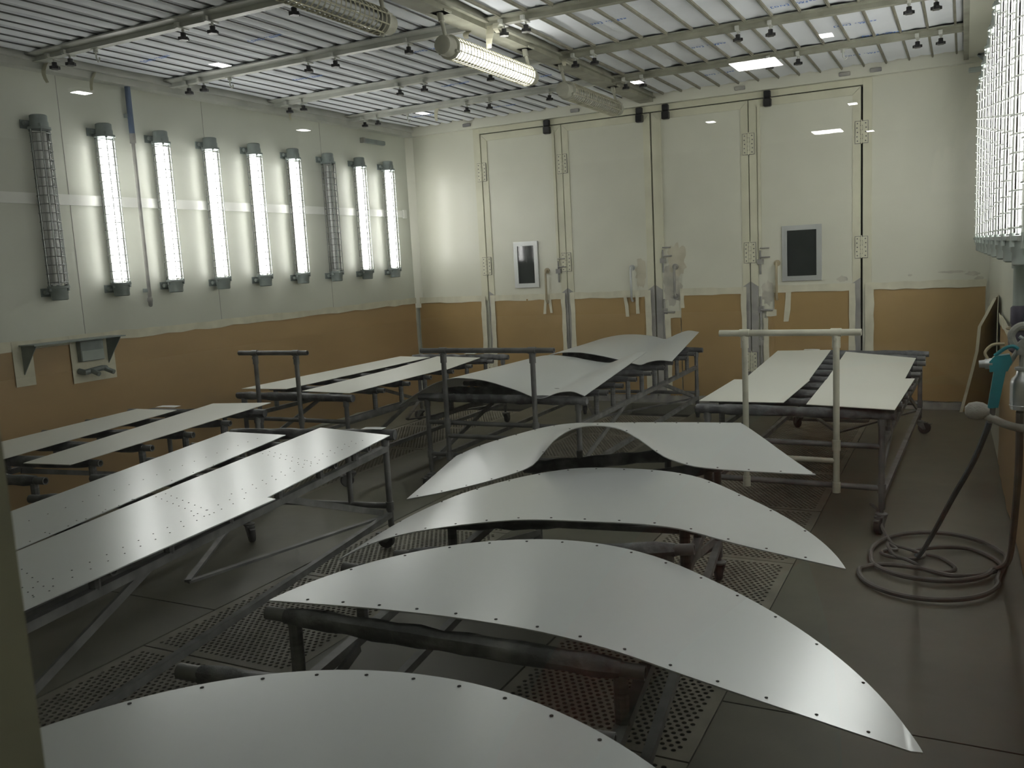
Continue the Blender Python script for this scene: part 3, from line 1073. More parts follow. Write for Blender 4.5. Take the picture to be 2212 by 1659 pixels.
m = MB()
for z in (0.12, 1.5):
    m.box(-0.05, 0.0, -0.02, 0.02, z, z + 0.03)
part('wall_clip', m, MT['lamp'], t)

# small folding shelf with box and pipe stubs
t = thing('wall_shelf', 'narrow grey shelf on two triangular brackets low on the left wall', 'shelf', (0.0, 4.32, 0.98))
m = MB(); m.box(0.026, 0.20, -0.38, 0.38, 0.205, 0.213)
part('shelf_board', m, MT['lamp'], t)
for y in (-0.36, 0.34):
    m = MB(); m.prism([(0.026, 0.0), (0.19, 0.203), (0.026, 0.203)], y - 0.003, y + 0.003, 'y')
    part('bracket', m, MT['lamp'], t)
for (ya, yb, za, zb) in ((-0.43, -0.28, -0.08, 0.24), (0.02, 0.40, -0.12, 0.24)):
    m = MB(); m.box(0.024, 0.0255, ya, yb, za, zb)
    part('tape_backing', m, MT['tape'], t, 'cream tape around the bracket')
t = thing('junction_box', 'flat grey box under the small shelf on the left wall', 'box', (0.027, 4.49, 1.02))
m = MB(); m.cbox(0, 0.05, -0.10, 0.10, 0.0, 0.155, 0.004)
part('box_body', m, MT['lamp'], t)
m = MB(); m.box(0.05, 0.054, -0.095, 0.095, 0.004, 0.08)
part('lid', m, MT['lampr'], t)
m = MB()
m.path([(0.0, -0.11, 0.03), (0.05, -0.10, 0.02), (0.05, 0.05, 0.035), (0.05, 0.09, 0.03)], 0.022, 8)
m.cyl((0.05, -0.05, 0.03), (0.13, -0.04, 0.0), 0.018, 10)
m.cyl((0.05, 0.07, 0.03), (0.13, 0.09, 0.0), 0.018, 10)
o = m.build('pipe_stub', MT['lamp'], None, True, loc=(0.03, 4.50, 0.92))
tag(o, 'lumpy grey pipe stub with two outlets under the junction box', 'pipe')
t = thing('door_closer', 'dark narrow box high on the left wall by the far corner', 'box', (0.0, 8.41, 2.985))
m = MB(); m.cbox(0, 0.05, -0.2, 0.2, 0.0, 0.045, 0.006)
part('closer_body', m, MT['lamp'], t)
m = MB(); m.box(0.0, 0.052, -0.22, -0.19, -0.005, 0.05)
part('end_plate', m, MT['grime'], t)

# ------------------------------------------------------------------ trolleys
def wheel_meshes():
    f = MB()
    f.cyl((0, 0, 0.105), (0, 0, 0.15), 0.011, 10)
    f.lathe([(0.030, 0.094), (0.034, 0.098), (0.034, 0.106), (0.024, 0.112)], n=14)
    for s_ in (-1, 1):
        f.prism([(-0.030, 0.100), (-0.052, 0.040), (-0.030, 0.036), (0.028, 0.090), (0.028, 0.100)], s_ * 0.021 - 0.0025, s_ * 0.021 + 0.0025, 'y')
    f.box(-0.055, 0.0, -0.021, 0.021, 0.090, 0.098)
    f.box(-0.095, -0.045, -0.014, 0.014, 0.082, 0.088)
    w = MB()
    w.lathe([(0.020, -0.017), (0.046, -0.016), (0.050, -0.010), (0.050, 0.010), (0.046, 0.016), (0.020, 0.017)], (-0.038, 0, 0.050), n=22, axis='y')
    return f.mesh('caster', MT['steel'], True), w.mesh('wheel', MT['rubber'], True)
FORK, WHEEL = wheel_meshes()

def trolley(label, cx, cy, ang, W, L, nbar, handle=None, handle_mat='steel', drops=None, far_drop=(0.0, 0.0), rail_z=0.50):
    """cx, cy: floor point under the middle; +y local is the far end"""
    t = thing('trolley', label, 'trolley', (cx, cy, 0), (0, 0, math.radians(ang)), 'sheet trolleys in the spray booth')
    hw, hl = W / 2, L / 2
    lx = hw - 0.045
    S = MT['steel']
    def seg(name, p0, p1, r=0.018, material=S, n=10):
        m = MB().cyl(p0, p1, r, n)
        return m.build(name, material, t, True)
    for sx in (-1, 1):
        for sy in (-1, 1):
            ed = (far_drop[0] if sx < 0 else far_drop[1]) if sy > 0 else 0.0
            seg('leg', (sx * lx, sy * hl, 0.13), (sx * lx, sy * hl, 0.645 + ed))
            seg('joint', (sx * lx, sy * hl, 0.225), (sx * lx, sy * hl, 0.275), 0.023)
            seg('joint', (sx * lx, sy * hl, 0.60 + ed), (sx * lx, sy * hl, 0.65 + ed), 0.023)
            c = inst('caster', FORK, t, (sx * lx, sy * hl, 0), (0, 0, random.uniform(0, 6.28)))
            inst('wheel', WHEEL, c)
    for sy in (-1, 1):
        seg('lower_rail', (-lx, sy * hl, 0.25), (lx, sy * hl, 0.25), 0.017)
        e0, e1 = far_drop if sy > 0 else (0.0, 0.0)
        m = MB().wrap((-hw - 0.02, sy * hl, 0.664 + e0), (hw + 0.02, sy * hl, 0.664 + e1), 0.031, 10, 16, 0.004)
        m.build('end_bar', MT['foam'], t, True)
    for sx in (-1, 1):
        m = MB().beam((sx * lx, -hl, rail_z), (sx * lx, hl, rail_z), 0.032, 0.032)
        part('side_rail', m, S, t)
        m = MB().beam((sx * lx, -hl, 0.20), (sx * lx, hl, 0.20), 0.030, 0.030)
        part('lower_rail', m, S, t)
        m = MB().beam((sx * (lx - 0.02), -hl + 0.05, 0.22), (sx * (lx - 0.02), -hl * 0.30, rail_z - 0.01), 0.012, 0.032)
        part('brace', m, S, t)
        m = MB().beam((sx * (lx - 0.02), hl - 0.05, 0.22), (sx * (lx - 0.02), hl * 0.30, rail_z - 0.01), 0.012, 0.032)
        part('brace', m, S, t)
    m = MB().beam((-lx, hl - 0.04, 0.21), (0.0, hl * 0.2, 0.21), 0.03, 0.012)
    part('floor_brace', m, S, t)
    m = MB().beam((lx, hl - 0.04, 0.205), (0.0, hl * 0.2, 0.205), 0.03, 0.012)
    part('floor_brace', m, S, t)
    post = MB().cyl((0, 0, 0), (0, 0, 1), 0.019, 8).mesh('bar_post', S, True)
    bars = []
    for k in range(3):
        bars.append(MB().wrap((-hw + 0.03, 0, 0), (hw - 0.03, 0, 0), 0.028, 10, 14, 0.004).mesh('crossbar', MT['foam'], True))
    tube = MB().pipe((-hw - 0.03, 0, 0), (hw + 0.03, 0, 0), 0.019, 0.014, 12).mesh('bar_tube', S, True)
    for i in range(nbar):
        y = -hl + L * (i + 1) / (nbar + 1)
        dl, dr = drops[i] if drops else (0.0, 0.0)
        b = inst('crossbar', bars[i % 3], t, (random.uniform(-0.02, 0.02), y, 0.666 + (dl + dr) / 2), (0, math.atan2(dl - dr, W), 0))
        inst('bar_tube', tube, b)
        for sx, dz in ((-1, dl), (1, dr)):
            pz = min(rail_z + 0.01, 0.60)
            p = inst('bar_post', post, t, (sx * lx, y, pz))
            p.scale = (1, 1, 0.655 + dz - pz)
    if handle:
        hz, pa, pb, ba, bb = handle
        hm = MT[handle_mat]
        yh = -hl - 0.045
        for p in (pa, pb):
            seg('handle_post', (p, yh, 0.235), (p, yh, hz - 0.015), 0.0175, hm, 12)
            m = MB()
            m.cyl((p, yh, hz - 0.085), (p, yh, hz - 0.02), 0.0225, 12)
            m.cyl((p - 0.028, yh, hz), (p + 0.028, yh, hz), 0.023, 12)
            m.cyl((p, yh - 0.024, hz - 0.035), (p, yh - 0.029, hz - 0.035), 0.009, 10)
            part('handle_joint', m, hm, t, smooth=True)
            for zj in (0.25, 0.49):
                m = MB(); m.cyl((p, yh, zj - 0.03), (p, yh, zj + 0.03), 0.0225, 12); m.cyl((p, yh, zj), (p, -hl, zj), 0.016, 8)
                part('handle_joint', m, hm, t, smooth=True)
        m = MB().pipe((ba, yh, hz), (bb, yh, hz), 0.0185, 0.0145, 14)
        m.build('handle_bar', hm, t, True)
        seg('handle_brace', (pa, yh, 0.40), (pb, yh, 0.40), 0.016, hm)
        seg('handle_brace', (-lx, -hl - 0.0, 0.485), (lx, -hl, 0.485), 0.016)
    else:
        for sx in (-0.22, 0.22):
            seg('mid_post', (sx * W, hl, 0.25), (sx * W, hl, 0.64), 0.016)
    return t

def far_mid(fx, fy, ang, L):
    a = math.radians(ang)
    return fx + math.sin(a) * L / 2, fy - math.cos(a) * L / 2
LA = 2.95
x, y = far_mid(1.18, 4.40, 8.5, LA)
trolley('grey tube trolley along the left wall carrying two narrow sheets', x, y, 8.5, 1.10, LA, 7)
x, y = far_mid(2.58, 3.95, 9.5, LA)
trolley('grey tube trolley at the front left carrying two long sheets with rivet holes', x, y, 9.5, 1.04, LA, 7, rail_z=0.585)
trolley('grey tube trolley with a short handle by the left corner of the doors', 1.40, 6.43, 0.5, 1.08, 2.55, 6, (1.005, -0.30, 0.10, -0.46, 0.21))
trolley('grey tube trolley in the middle carrying two wavy sheets', 3.10, 6.80, 0.5, 1.26, 3.0, 8, (1.005, -0.40, 0.29, -0.58, 0.45))
trolley('trolley with a cream push handle by the right folding door', 5.12, 6.57, -1.5, 1.06, 2.85, 8, (1.120, -0.245, 0.255, -0.39, 0.385), 'steelc')
x, y = far_mid(4.47, 4.03, 8.0, LA)
trolley('grey tube trolley at the front carrying the crescent sheets', x, y, 8.0, 1.00, LA, 7,
        drops=[(0, -0.035), (-0.005, -0.065), (-0.005, -0.075), (-0.085, -0.005), (-0.085, -0.005), (-0.12, -0.01), (-0.15, -0.005)], far_drop=(-0.12, 0.0), rail_z=0.45)

# ------------------------------------------------------------------ sheet metal parts
TH = 0.004
def holes(o_parent, pts, c, r=0.0045):
    m = MB()
    for (x, y, z) in pts:
        m.cyl((x - c[0], y - c[1], z - c[2] + 0.0002), (x - c[0], y - c[1], z - c[2] + 0.0012), r, 8)
    h = m.build('rivet_holes', MT['hole'], o_parent)
    h['label'] = 'small dark rivet holes'
    h['kind'] = 'stuff'

def interp(x, xs_, ys_):
    if x <= xs_[0]: return ys_[0]
    for i in range(len(xs_) - 1):
        if x <= xs_[i + 1]:
            q = (x - xs_[i]) / (xs_[i + 1] - xs_[i])
            return ys_[i] + (ys_[i + 1] - ys_[i]) * q
    return ys_[-1]
def smooth_interp(x, xs_, ys_):
    # Catmull-Rom through the samples
    n = len(xs_)
    if x <= xs_[0]: return ys_[0]
    if x >= xs_[-1]: return ys_[-1]
    for i in range(n - 1):
        if x <= xs_[i + 1]:
            h = xs_[i + 1] - xs_[i]
            q = (x - xs_[i]) / h
            def sl(k):
                a, b = max(0, k - 1), min(n - 1, k + 1)
                return (ys_[b] - ys_[a]) / (xs_[b] - xs_[a])
            m0, m1 = sl(i) * h, sl(i + 1) * h
            return ((2 * q ** 3 - 3 * q ** 2 + 1) * ys_[i] + (q ** 3 - 2 * q ** 2 + q) * m0 + (-2 * q ** 3 + 3 * q ** 2) * ys_[i + 1] + (q ** 3 - q ** 2) * m1)
    return ys_[-1]

def place_sheet(rows, label, material, holepts=None, name='metal_sheet', group=None, hr=0.0045):
    xs_ = [p[0] for r in rows for p in r]; ys_ = [p[1] for r in rows for p in r]; zs_ = [p[2] for r in rows for p in r]
    c = ((min(xs_) + max(xs_)) / 2, (min(ys_) + max(ys_)) / 2, min(zs_))
    rows = [[(p[0] - c[0], p[1] - c[1], p[2] - c[2]) for p in r] for r in rows]
    m = MB().slab(rows, TH)
    o = m.build(name, material, None, True)
    o.location = c
    tag(o, label, 'sheet', group)
    if holepts:
        holes(o, holepts, c, hr)
    return o

def crescent(P0, ang, u0, u1, sag, upk, zu, zz, label):
    a = math.radians(ang)
    d = (math.cos(a), math.sin(a)); nv = (-math.sin(a), math.cos(a))
    def W(u, v):
        z = smooth_interp(u, zu, zz)
        return (P0[0] + d[0] * u + nv[0] * v, P0[1] + d[1] * u + nv[1] * v, z)
    c2 = (u1 - u0) / 2
    R = (c2 * c2 + sag * sag) / (2 * sag)
    def varc(u):
        # circle segment whose peak leans to upk
        mid = (u0 + u1) / 2
        if u < upk:
            q = (u - upk) / (upk - u0)
        else:
            q = (u - upk) / (u1 - upk)
        x_ = q * c2
        return math.sqrt(max(0, R * R - x_ * x_)) - (R - sag)
    rows = []
    N, K = 64, 10
    for i in range(N + 1):
        q = i / N
        u = u0 + (u1 - u0) * (0.5 - 0.5 * math.cos(PI * q))
        va = max(varc(u), 0.0)
        rows.append([W(u, va * (k / K)) for k in range(K + 1)])
    hp = []
    nh = 15
    for i in range(1, nh):
        u = u0 + (u1 - u0) * i / nh
        hp.append(W(u, 0.022))
        hp.append(W(u, max(varc(u) - 0.024, 0.03)))
    rows = [r[::-1] for r in rows]
    return place_sheet(rows, label, MT['sheet'], hp, 'crescent_sheet', 'crescent sheets on the front trolley')

crescent((4.63, 1.82), 8, -0.385, 1.275, 0.690, 0.44, [-0.38, 0.0, 0.323, 0.56, 0.782, 0.99, 1.12, 1.25], [0.699, 0.702, 0.688, 0.655, 0.598, 0.545, 0.512, 0.480],
         'crescent-shaped pale sheet across the middle of the front trolley, tip drooping to the floor side')
crescent((4.555, 2.64), 9, -0.69, 1.10, 0.765, 0.19, [-0.69, -0.55, -0.36, 0.0, 0.25, 0.56, 0.78, 0.95, 1.10], [0.520, 0.588, 0.645, 0.702, 0.710, 0.702, 0.654, 0.620, 0.592],
         'crescent-shaped pale sheet lying just in front of the arched sheet')
crescent((4.60, 0.80), 8, -0.385, 1.275, 0.690, 0.40, [-0.38, 0.0, 0.323, 0.56, 0.782, 0.99, 1.12, 1.25], [0.699, 0.702, 0.700, 0.695, 0.680, 0.660, 0.645, 0.630],
         'crescent-shaped pale sheet nearest the viewer, cut by the bottom of the picture')

# arched saddle-like sheet
uf = [-1.426, -1.228, -0.961, -0.792, -0.735, -0.679, -0.593, -0.489, -0.388, -0.31, -0.252, -0.194, -0.10, -0.003, 0.128, 0.402]
zf = [0.513, 0.556, 0.628, 0.693, 0.755, 0.815, 0.863, 0.877, 0.862, 0.821, 0.778, 0.742, 0.712, 0.700, 0.694, 0.686]
ub = [-1.542, -1.412, -1.285, -1.16, -0.998, -0.841, -0.688, -0.319, 0.031]
zb_ = [0.521, 0.577, 0.619, 0.655, 0.696, 0.718, 0.722, 0.728, 0.729]
a8 = math.radians(8)
rows = []
N = 72
hp = []
for i in range(N + 1):
    q = i / N
    u1_ = -1.426 + (0.402 + 1.426) * q
    u2_ = -1.542 + (0.031 + 1.542) * q
    pf = Vector((5.04 + math.cos(a8) * u1_, 3.56 + math.sin(a8) * u1_, smooth_interp(u1_, uf, zf)))
    pb = Vector((4.93 + math.cos(a8) * u2_, 4.42 + math.sin(a8) * u2_, smooth_interp(u2_, ub, zb_)))
    row = []
    for k in range(11):
        w = k / 10
        p = pb.lerp(pf, w)
        # the bulge fades towards the straight rear edge
        row.append((p.x, p.y, pb.z + (pf.z - pb.z) * (w * w * (3 - 2 * w) * 0.6 + 0.4 * w)))
    rows.append(row)
    if i % 5 == 2:
        for k_, w in ((9.75, 0.975), (0.25, 0.025)):
            hp.append((row[0][0] + (row[10][0] - row[0][0]) * w, row[0][1] + (row[10][1] - row[0][1]) * w, (row[10][2] if w > 0.5 else row[0][2]) + 0.0005))
place_sheet(rows, 'arched saddle-shaped pale sheet at the far end of the front trolley', MT['sheet'], hp, 'arched_sheet')

# two wavy sheets on the middle trolley
def wavy(prof_n, yn, prof_b, yb, label):
    N = 60
    rows = []
    xn = [p[0] for p in prof_n]; zn = [p[1] for p in prof_n]
    xb_ = [p[0] for p in prof_b]; zb2 = [p[1] for p in prof_b]
    for i in range(N + 1):
        q = i / N
        a = xn[0] + (xn[-1] - xn[0]) * q
        b = xb_[0] + (xb_[-1] - xb_[0]) * q
        pn = Vector((a, yn, smooth_interp(a, xn, zn)))
        pb = Vector((b, yb, smooth_interp(b, xb_, zb2)))
        rows.append([tuple(pb.lerp(pn, k / 10)) for k in range(11)])
    place_sheet(rows, label, MT['sheet'], None, 'wavy_sheet', 'wavy sheets on the middle trolley')
wavy([(2.29, 0.60), (2.45, 0.690), (2.60, 0.765), (2.72, 0.801), (2.835, 0.812), (3.04, 0.792), (3.25, 0.738), (3.306, 0.720), (3.387, 0.690), (3.435, 0.682), (3.487, 0.692), (3.566, 0.721), (3.623, 0.731), (3.686, 0.731), (3.761, 0.706)], 5.27,
     [(2.18, 0.60), (2.40, 0.69), (2.60, 0.755), (2.785, 0.785), (3.0, 0.770), (3.16, 0.742), (3.33, 0.722), (3.41, 0.745), (3.50, 0.78), (3.60, 0.812), (3.66, 0.812)], 6.86,
     'wavy pale sheet on the near half of the middle trolley')
wavy([(2.45, 0.68), (2.60, 0.735), (2.74, 0.775), (2.88, 0.803), (3.05, 0.805), (3.205, 0.785), (3.377, 0.750), (3.53, 0.712), (3.594, 0.701), (3.66, 0.724), (3.752, 0.740), (3.857, 0.733)], 6.90,
     [(2.30, 0.66), (2.41, 0.69), (2.60, 0.75), (2.743, 0.790), (2.927, 0.820), (3.10, 0.821), (3.27, 0.799), (3.376, 0.775), (3.488, 0.820), (3.60, 0.854), (3.707, 0.840)], 8.30,
     'wavy pale sheet on the far half of the middle trolley, edge curling up')

# flat sheets: rows of (left x, left y, right x, right y)
ZS = 0.702
def flat(pairs, label, material, holepts=None, group=None, bow=0.0, zoff=0.0):
    rows = []
    n = len(pairs)
    for i, (lx_, ly, rx, ry) in enumerate(pairs):
        q = i / (n - 1)
        z = ZS + zoff + bow * math.sin(PI * q)
        rows.append([(rx + (lx_ - rx) * k / 4, ry + (ly - ry) * k / 4, z) for k in range(5)])
    return place_sheet(rows, label, material, holepts, 'flat_sheet', group, 0.0026)
def lerp_pairs(a, b, n):
    return [tuple(a[k] + (b[k] - a[k]) * i / n for k in range(4)) for i in range(n + 1)]
GA = 'narrow sheets on the left wall trolley'
flat(lerp_pairs((1.00, 2.55, 1.49, 2.55), (0.745, 4.28, 1.115, 4.30), 10), 'narrow pale sheet on the left wall trolley, nearer the wall', MT['sheetw'], None, GA)
flat(lerp_pairs((1.66, 2.80, 1.965, 2.84), (1.17, 4.58, 1.615, 4.69), 10), 'narrow pale sheet on the left wall trolley, farther from the wall with a pointed end', MT['sheetw'], None, GA)
GB = 'long sheets with rivet holes on the front left trolley'
hpB = []
for i in range(34):
    q = i / 33
    yy = 1.25 + 2.45 * q
    xr = 3.63 - 0.165 * (yy - 1.25) - 0.035
    if yy > 2.60: xr -= 0.05
    hpB.append((xr, yy, ZS)); hpB.append((xr - 0.05, yy - 0.03, ZS))
    if i % 2 == 0:
        hpB.append((xr - 0.50, yy, ZS))
for i in range(9):
    q = i / 8
    for yy in (1.75, 2.55, 3.35):
        hpB.append((3.12 - 0.19 * (yy - 1.75) + 0.44 * q, yy - 0.16 * q, ZS)); hpB.append((3.12 - 0.19 * (yy - 1.75) + 0.44 * q, yy - 0.05 - 0.16 * q, ZS))
pb1 = lerp_pairs((3.22, 1.15, 3.66, 1.15), (2.905, 2.64, 3.505, 2.625), 6) + lerp_pairs((2.90, 2.645, 3.455, 2.632), (2.645, 3.965, 3.205, 3.858), 6)
flat(pb1, 'long pale sheet with rivet holes and notched right edge, front left trolley', MT['sheet'], hpB, GB)
hpB2 = [(2.72 - 0.17 * (1.9 + 0.09 * i - 2.1) + 0.03, 1.9 + 0.09 * i, ZS) for i in range(20)] + [(3.02 - 0.21 * (1.9 + 0.09 * i - 1.9), 1.9 + 0.09 * i, ZS) for i in range(20)]
flat(lerp_pairs((2.72, 1.40, 3.18, 1.32), (2.145, 3.735, 2.585, 3.735), 10), 'long pale sheet with rivet holes on the front left trolley, left one', MT['sheet'], hpB2, GB)
GC = 'pale sheets on the left corner trolley'
flat(lerp_pairs((0.80, 5.25, 1.235, 5.28), (0.845, 7.45, 1.245, 7.38), 10), 'long pale sheet on the left corner trolley, nearer the wall', MT['sheetw'], None, GC)
flat(lerp_pairs((1.46, 5.205, 1.935, 5.165), (1.405, 6.5, 1.925, 6.50), 6) + lerp_pairs((1.405, 6.51, 1.968, 6.505), (1.285, 7.45, 1.832, 7.35), 5), 'long pale sheet on the left corner trolley, farther from the wall', MT['sheetw'], None, GC)
GE = 'cream sheets on the right trolley'
flat(lerp_pairs((4.605, 6.08, 5.035, 6.10), (4.508, 7.91, 4.942, 7.98), 8), 'cream sheet on the right trolley, far left of four', MT['sheetw'], None, GE)
flat(lerp_pairs((4.543, 5.18, 5.035, 5.19), (4.545, 6.09, 5.045, 6.11), 8), 'cream sheet on the right trolley, near left of four', MT['sheetw'], None, GE, zoff=0.006)
flat(lerp_pairs((5.145, 6.10, 5.62, 6.25), (5.078, 7.84, 5.635, 7.40), 8), 'cream sheet on the right trolley, far right of four', MT['sheetw'], None, GE)
flat(lerp_pairs((5.168, 5.15, 5.637, 5.048), (5.145, 6.13, 5.680, 6.24), 8), 'cream sheet on the right trolley, near right of four', MT['sheetw'], None, GE, zoff=0.006)

# little white cards lying on the end bars
def card(x, y, z, w, h, rz, label):
    rows = [[(-w / 2 + w * i / 2, -h / 2 + h * j / 2, 0.002 * (i % 2)) for i in range(3)] for j in range(3)]
    m = MB().slab([r[::-1] for r in rows], 0.0012)
    o = m.build('paper_card', MT['card'], None, loc=(x, y, z), rot=(0, 0, rz))
    tag(o, label, 'card', 'white cards on the trolley bars')
card(0.90, 4.42, 0.7005, 0.17, 0.07, 0.1, 'white card on the end bar of the left wall trolley')
card(2.98, 4.02, 0.7005, 0.13, 0.06, 0.15, 'white card on the end bar of the front left trolley')
card(1.52, 7.705, 0.7005, 0.12, 0.06, 0.0, 'white card on the far end bar of the left corner trolley')
card(4.78, 8.01, 0.7005, 0.13, 0.06, 0.0, 'white card on the far end bar of the right trolley')

# ------------------------------------------------------------------ spray guns and pipes on the right wall
GYY = 3.35
def catmull(pts, n=8):
    P = [Vector(p) for p in pts]
    out = []
    for i in range(len(P) - 1):
        p0, p1, p2, p3 = P[max(0, i - 1)], P[i], P[i + 1], P[min(len(P) - 1, i + 2)]
        for k in range(n):
            t = k / n
            out.append(0.5 * ((2 * p1) + (p2 - p0) * t + (2 * p0 - 5 * p1 + 4 * p2 - p3) * t * t + (3 * p1 - p0 - 3 * p2 + p3) * t ** 3))
    out.append(P[-1])
    return out

# air line: drop pipe with regulator
t = thing('air_pipe', 'grey compressed air pipe dropping from the right wall lamps to a regulator', 'pipe', (6.13, 3.60, 1.18))
m = MB()
m.cyl((0, 0, 0.16), (0, 0, 0.46), 0.020, 12)
m.cyl((0, 0, 0.30), (0, 0, 0.34), 0.026, 12)
m.cyl((0, 0, 0.40), (0.12, 0, 0.40), 0.016, 10)
part('drop_pipe', m, MT['lampr'], t, smooth=True)
m = MB(); m.lathe([(0.020, 0.0), (0.030, 0.01), (0.032, 0.06), (0.026, 0.075), (0.022, 0.10), (0.026, 0.105), (0.026, 0.16), (0.018, 0.17)], n=16)
part('regulator', m, MT['purple'], t, 'dark violet regulator', smooth=True)
m = MB(); m.torus((0, 0, 0.088), 0.034, 0.006, n=18, k=6)
part('collar', m, MT['tan'], t, 'tan collar', smooth=True)
m = MB(); m.path(catmull([(0.0, -0.01, 0.10), (0.02, -0.02, 0.14), (0.05, -0.03, 0.20), (0.085, -0.04, 0.27)]), 0.005, 6)
part('signal_wire', m, MT['hosed'], t, smooth=True)

# bent holder pipe with a wrapped tee that carries the guns
t = thing('gun_holder', 'overspray-caked holder arm with a lumpy tee sticking out of the right wall', 'holder', (6.22, GYY, 0.98))
m = MB()
m.path(catmull([(0.0, 0.05, -0.02), (-0.07, 0.02, -0.03), (-0.13, 0.0, -0.015), (-0.19, 0.0, 0.015)]), 0.014, 10)
part('arm', m, MT['dusty'], t, smooth=True)
m = MB()
m.lathe([(0.012, 0.0), (0.026, 0.012), (0.031, 0.035), (0.028, 0.055), (0.016, 0.075)], (-0.255, 0, 0.03), n=14, axis='x')
part('knob', m, MT['dusty'], t, 'lumpy grey knob', smooth=True)

t = thing('spray_gun', 'teal spray gun hanging nose-left beside the right wall', 'spray gun', (6.045, GYY, 1.02))
S_ = 1.0
m = MB()
# grip
m.prism([(-0.012, 0.0), (0.020, 0.004), (0.038, 0.115), (0.044, 0.150), (0.010, 0.155), (0.002, 0.110)], -0.013, 0.013, 'y')
part('grip', m, MT['teal'], t)
m = MB()
m.prism([(-0.008, 0.125), (0.045, 0.128), (0.058, 0.160), (0.050, 0.185), (0.006, 0.178), (-0.010, 0.160)], -0.017, 0.017, 'y')
part('body', m, MT['teal'], t)
m = MB()
m.cyl((-0.040, 0, 0.150), (-0.006, 0, 0.152), 0.012, 12, 0.015)
m.cyl((-0.022, 0, 0.151), (0.0, 0, 0.152), 0.018, 12)
part('nozzle', m, MT['alu'], t, smooth=True)
m = MB(); m.path(catmull([(0.006, 0, 0.178), (0.02, 0, 0.190), (0.04, 0, 0.205), (0.06, 0, 0.21), (0.075, 0, 0.20)]), 0.006, 8)
part('hook', m, MT['teal'], t, smooth=True)
m = MB(); m.path(catmull([(-0.012, 0, 0.165), (-0.022, 0, 0.190), (0.0, 0, 0.215), (0.035, 0, 0.218)]), 0.005, 8)
part('trigger', m, MT['tan'], t, 'tan trigger', smooth=True)
m = MB(); m.cyl((0.0, 0, -0.05), (0.004, 0, 0.004), 0.010, 10)
part('air_inlet', m, MT['steel'], t, smooth=True)

t = thing('suction_spray_gun', 'grey spray gun with an aluminium paint cup by the right wall', 'spray gun', (6.135, GYY + 0.03, 1.01))
m = MB(); m.lathe([(0.018, 0.0), (0.034, 0.004), (0.036, 0.015), (0.036, 0.095), (0.032, 0.108), (0.020, 0.120), (0.018, 0.135), (0.024, 0.138), (0.024, 0.146), (0.012, 0.150)], n=22)
m.torus((0, 0, 0.018), 0.036, 0.002, n=22, k=5)
part('paint_cup', m, MT['alu'], t, 'aluminium paint cup', smooth=True)
m = MB()
m.cyl((0, 0, 0.145), (0.0, 0, 0.20), 0.011, 10)
m.prism([(-0.022, 0.19), (0.03, 0.185), (0.045, 0.25), (0.02, 0.262), (-0.02, 0.225)], -0.014, 0.014, 'y')
m.cyl((-0.04, 0, 0.155), (-0.012, 0, 0.21), 0.008, 8)
part('gun_body', m, MT['dusty'], t)
m = MB(); m.path(catmull([(-0.022, 0, 0.215), (-0.035, 0, 0.255), (-0.01, 0, 0.285), (0.03, 0, 0.28), (0.06, 0, 0.25)]), 0.012, 8)
part('wrapped_handle', m, MT['dusty'], t, smooth=True)
m = MB(); m.cyl((-0.012, 0, 0.25), (0.05, -0.005, 0.205), 0.006, 8)
part('lever', m, MT['alu'], t, smooth=True)

# ------------------------------------------------------------------ hoses
HR = 0.0105
m = MB().path(catmull([(6.040, GYY, 0.972), (6.030, 3.37, 0.93), (5.995, 3.48, 0.80), (5.93, 3.72, 0.60), (5.865, 4.05, 0.37), (5.805, 4.42, 0.15), (5.772, 4.66, 0.035), (5.762, 4.75, 0.014)], 8), HR, 8)
tag(m.build_at('air_hose', MT['hosed'], smooth=True), 'dark blue-grey hose hanging from the teal spray gun down to the coil', 'hose')
def ell(cx, cy, rx, ry, a0, a1, z0, z1, n=14):
    return [(cx + rx * math.cos(a0 + (a1 - a0) * i / n), cy + ry * math.sin(a0 + (a1 - a0) * i / n), z0 + (z1 - z0) * i / n) for i in range(n + 1)]
R1 = 0.012
pts = [(6.130, GYY + 0.02, 1.006), (6.135, 3.45, 0.80), (6.140, 3.75, 0.50), (6.150, 4.25, 0.20), (6.130, 4.55, 0.06)]
pts += ell(5.83, 4.62, 0.27, 0.25, -0.1, -PI, 0.030, 0.020, 10)
pts += ell(5.86, 4.72, 0.31, 0.42, PI, 0.2, 0.020, 0.022, 12)
pts += ell(5.82, 4.45, 0.30, 0.32, 0.1, -PI, 0.030, 0.014, 12)
pts += [(5.54, 4.48, 0.016), (5.62, 4.52, 0.026), (5.78, 4.49, 0.036), (5.92, 4.43, 0.036), (6.06, 4.52, 0.028), (6.14, 4.72, 0.014), (6.02, 4.92, 0.014), (5.86, 4.86, 0.030), (5.74, 4.80, 0.018)]
m = MB().path(catmull(pts, 6), R1, 8)
tag(m.build_at('coiled_hose', MT['hoseg'], smooth=True), 'long grey hose lying in loose loops on the floor by the right wall', 'hose')
pts = [(5.50, 5.28, 0.115), (5.545, 5.20, 0.10), (5.58, 5.05, 0.045), (5.64, 4.90, 0.014), (5.70, 4.80, 0.030)]
pts += ell(5.70, 4.70, 0.10, 0.07, 1.0, -4.4, 0.030, 0.028, 12)
pts += [(5.62, 4.83, 0.035), (5.66, 4.66, 0.036), (5.74, 4.58, 0.036), (5.85, 4.52, 0.014), (5.94, 4.60, 0.012), (5.88, 4.74, 0.012), (5.80, 4.77, 0.014)]
m = MB().path(catmull(pts, 6), 0.009, 8)
tag(m.build_at('thin_hose', MT['hoseg'], smooth=True), 'thin grey hose running from the trolley caster into the hose coil', 'hose')

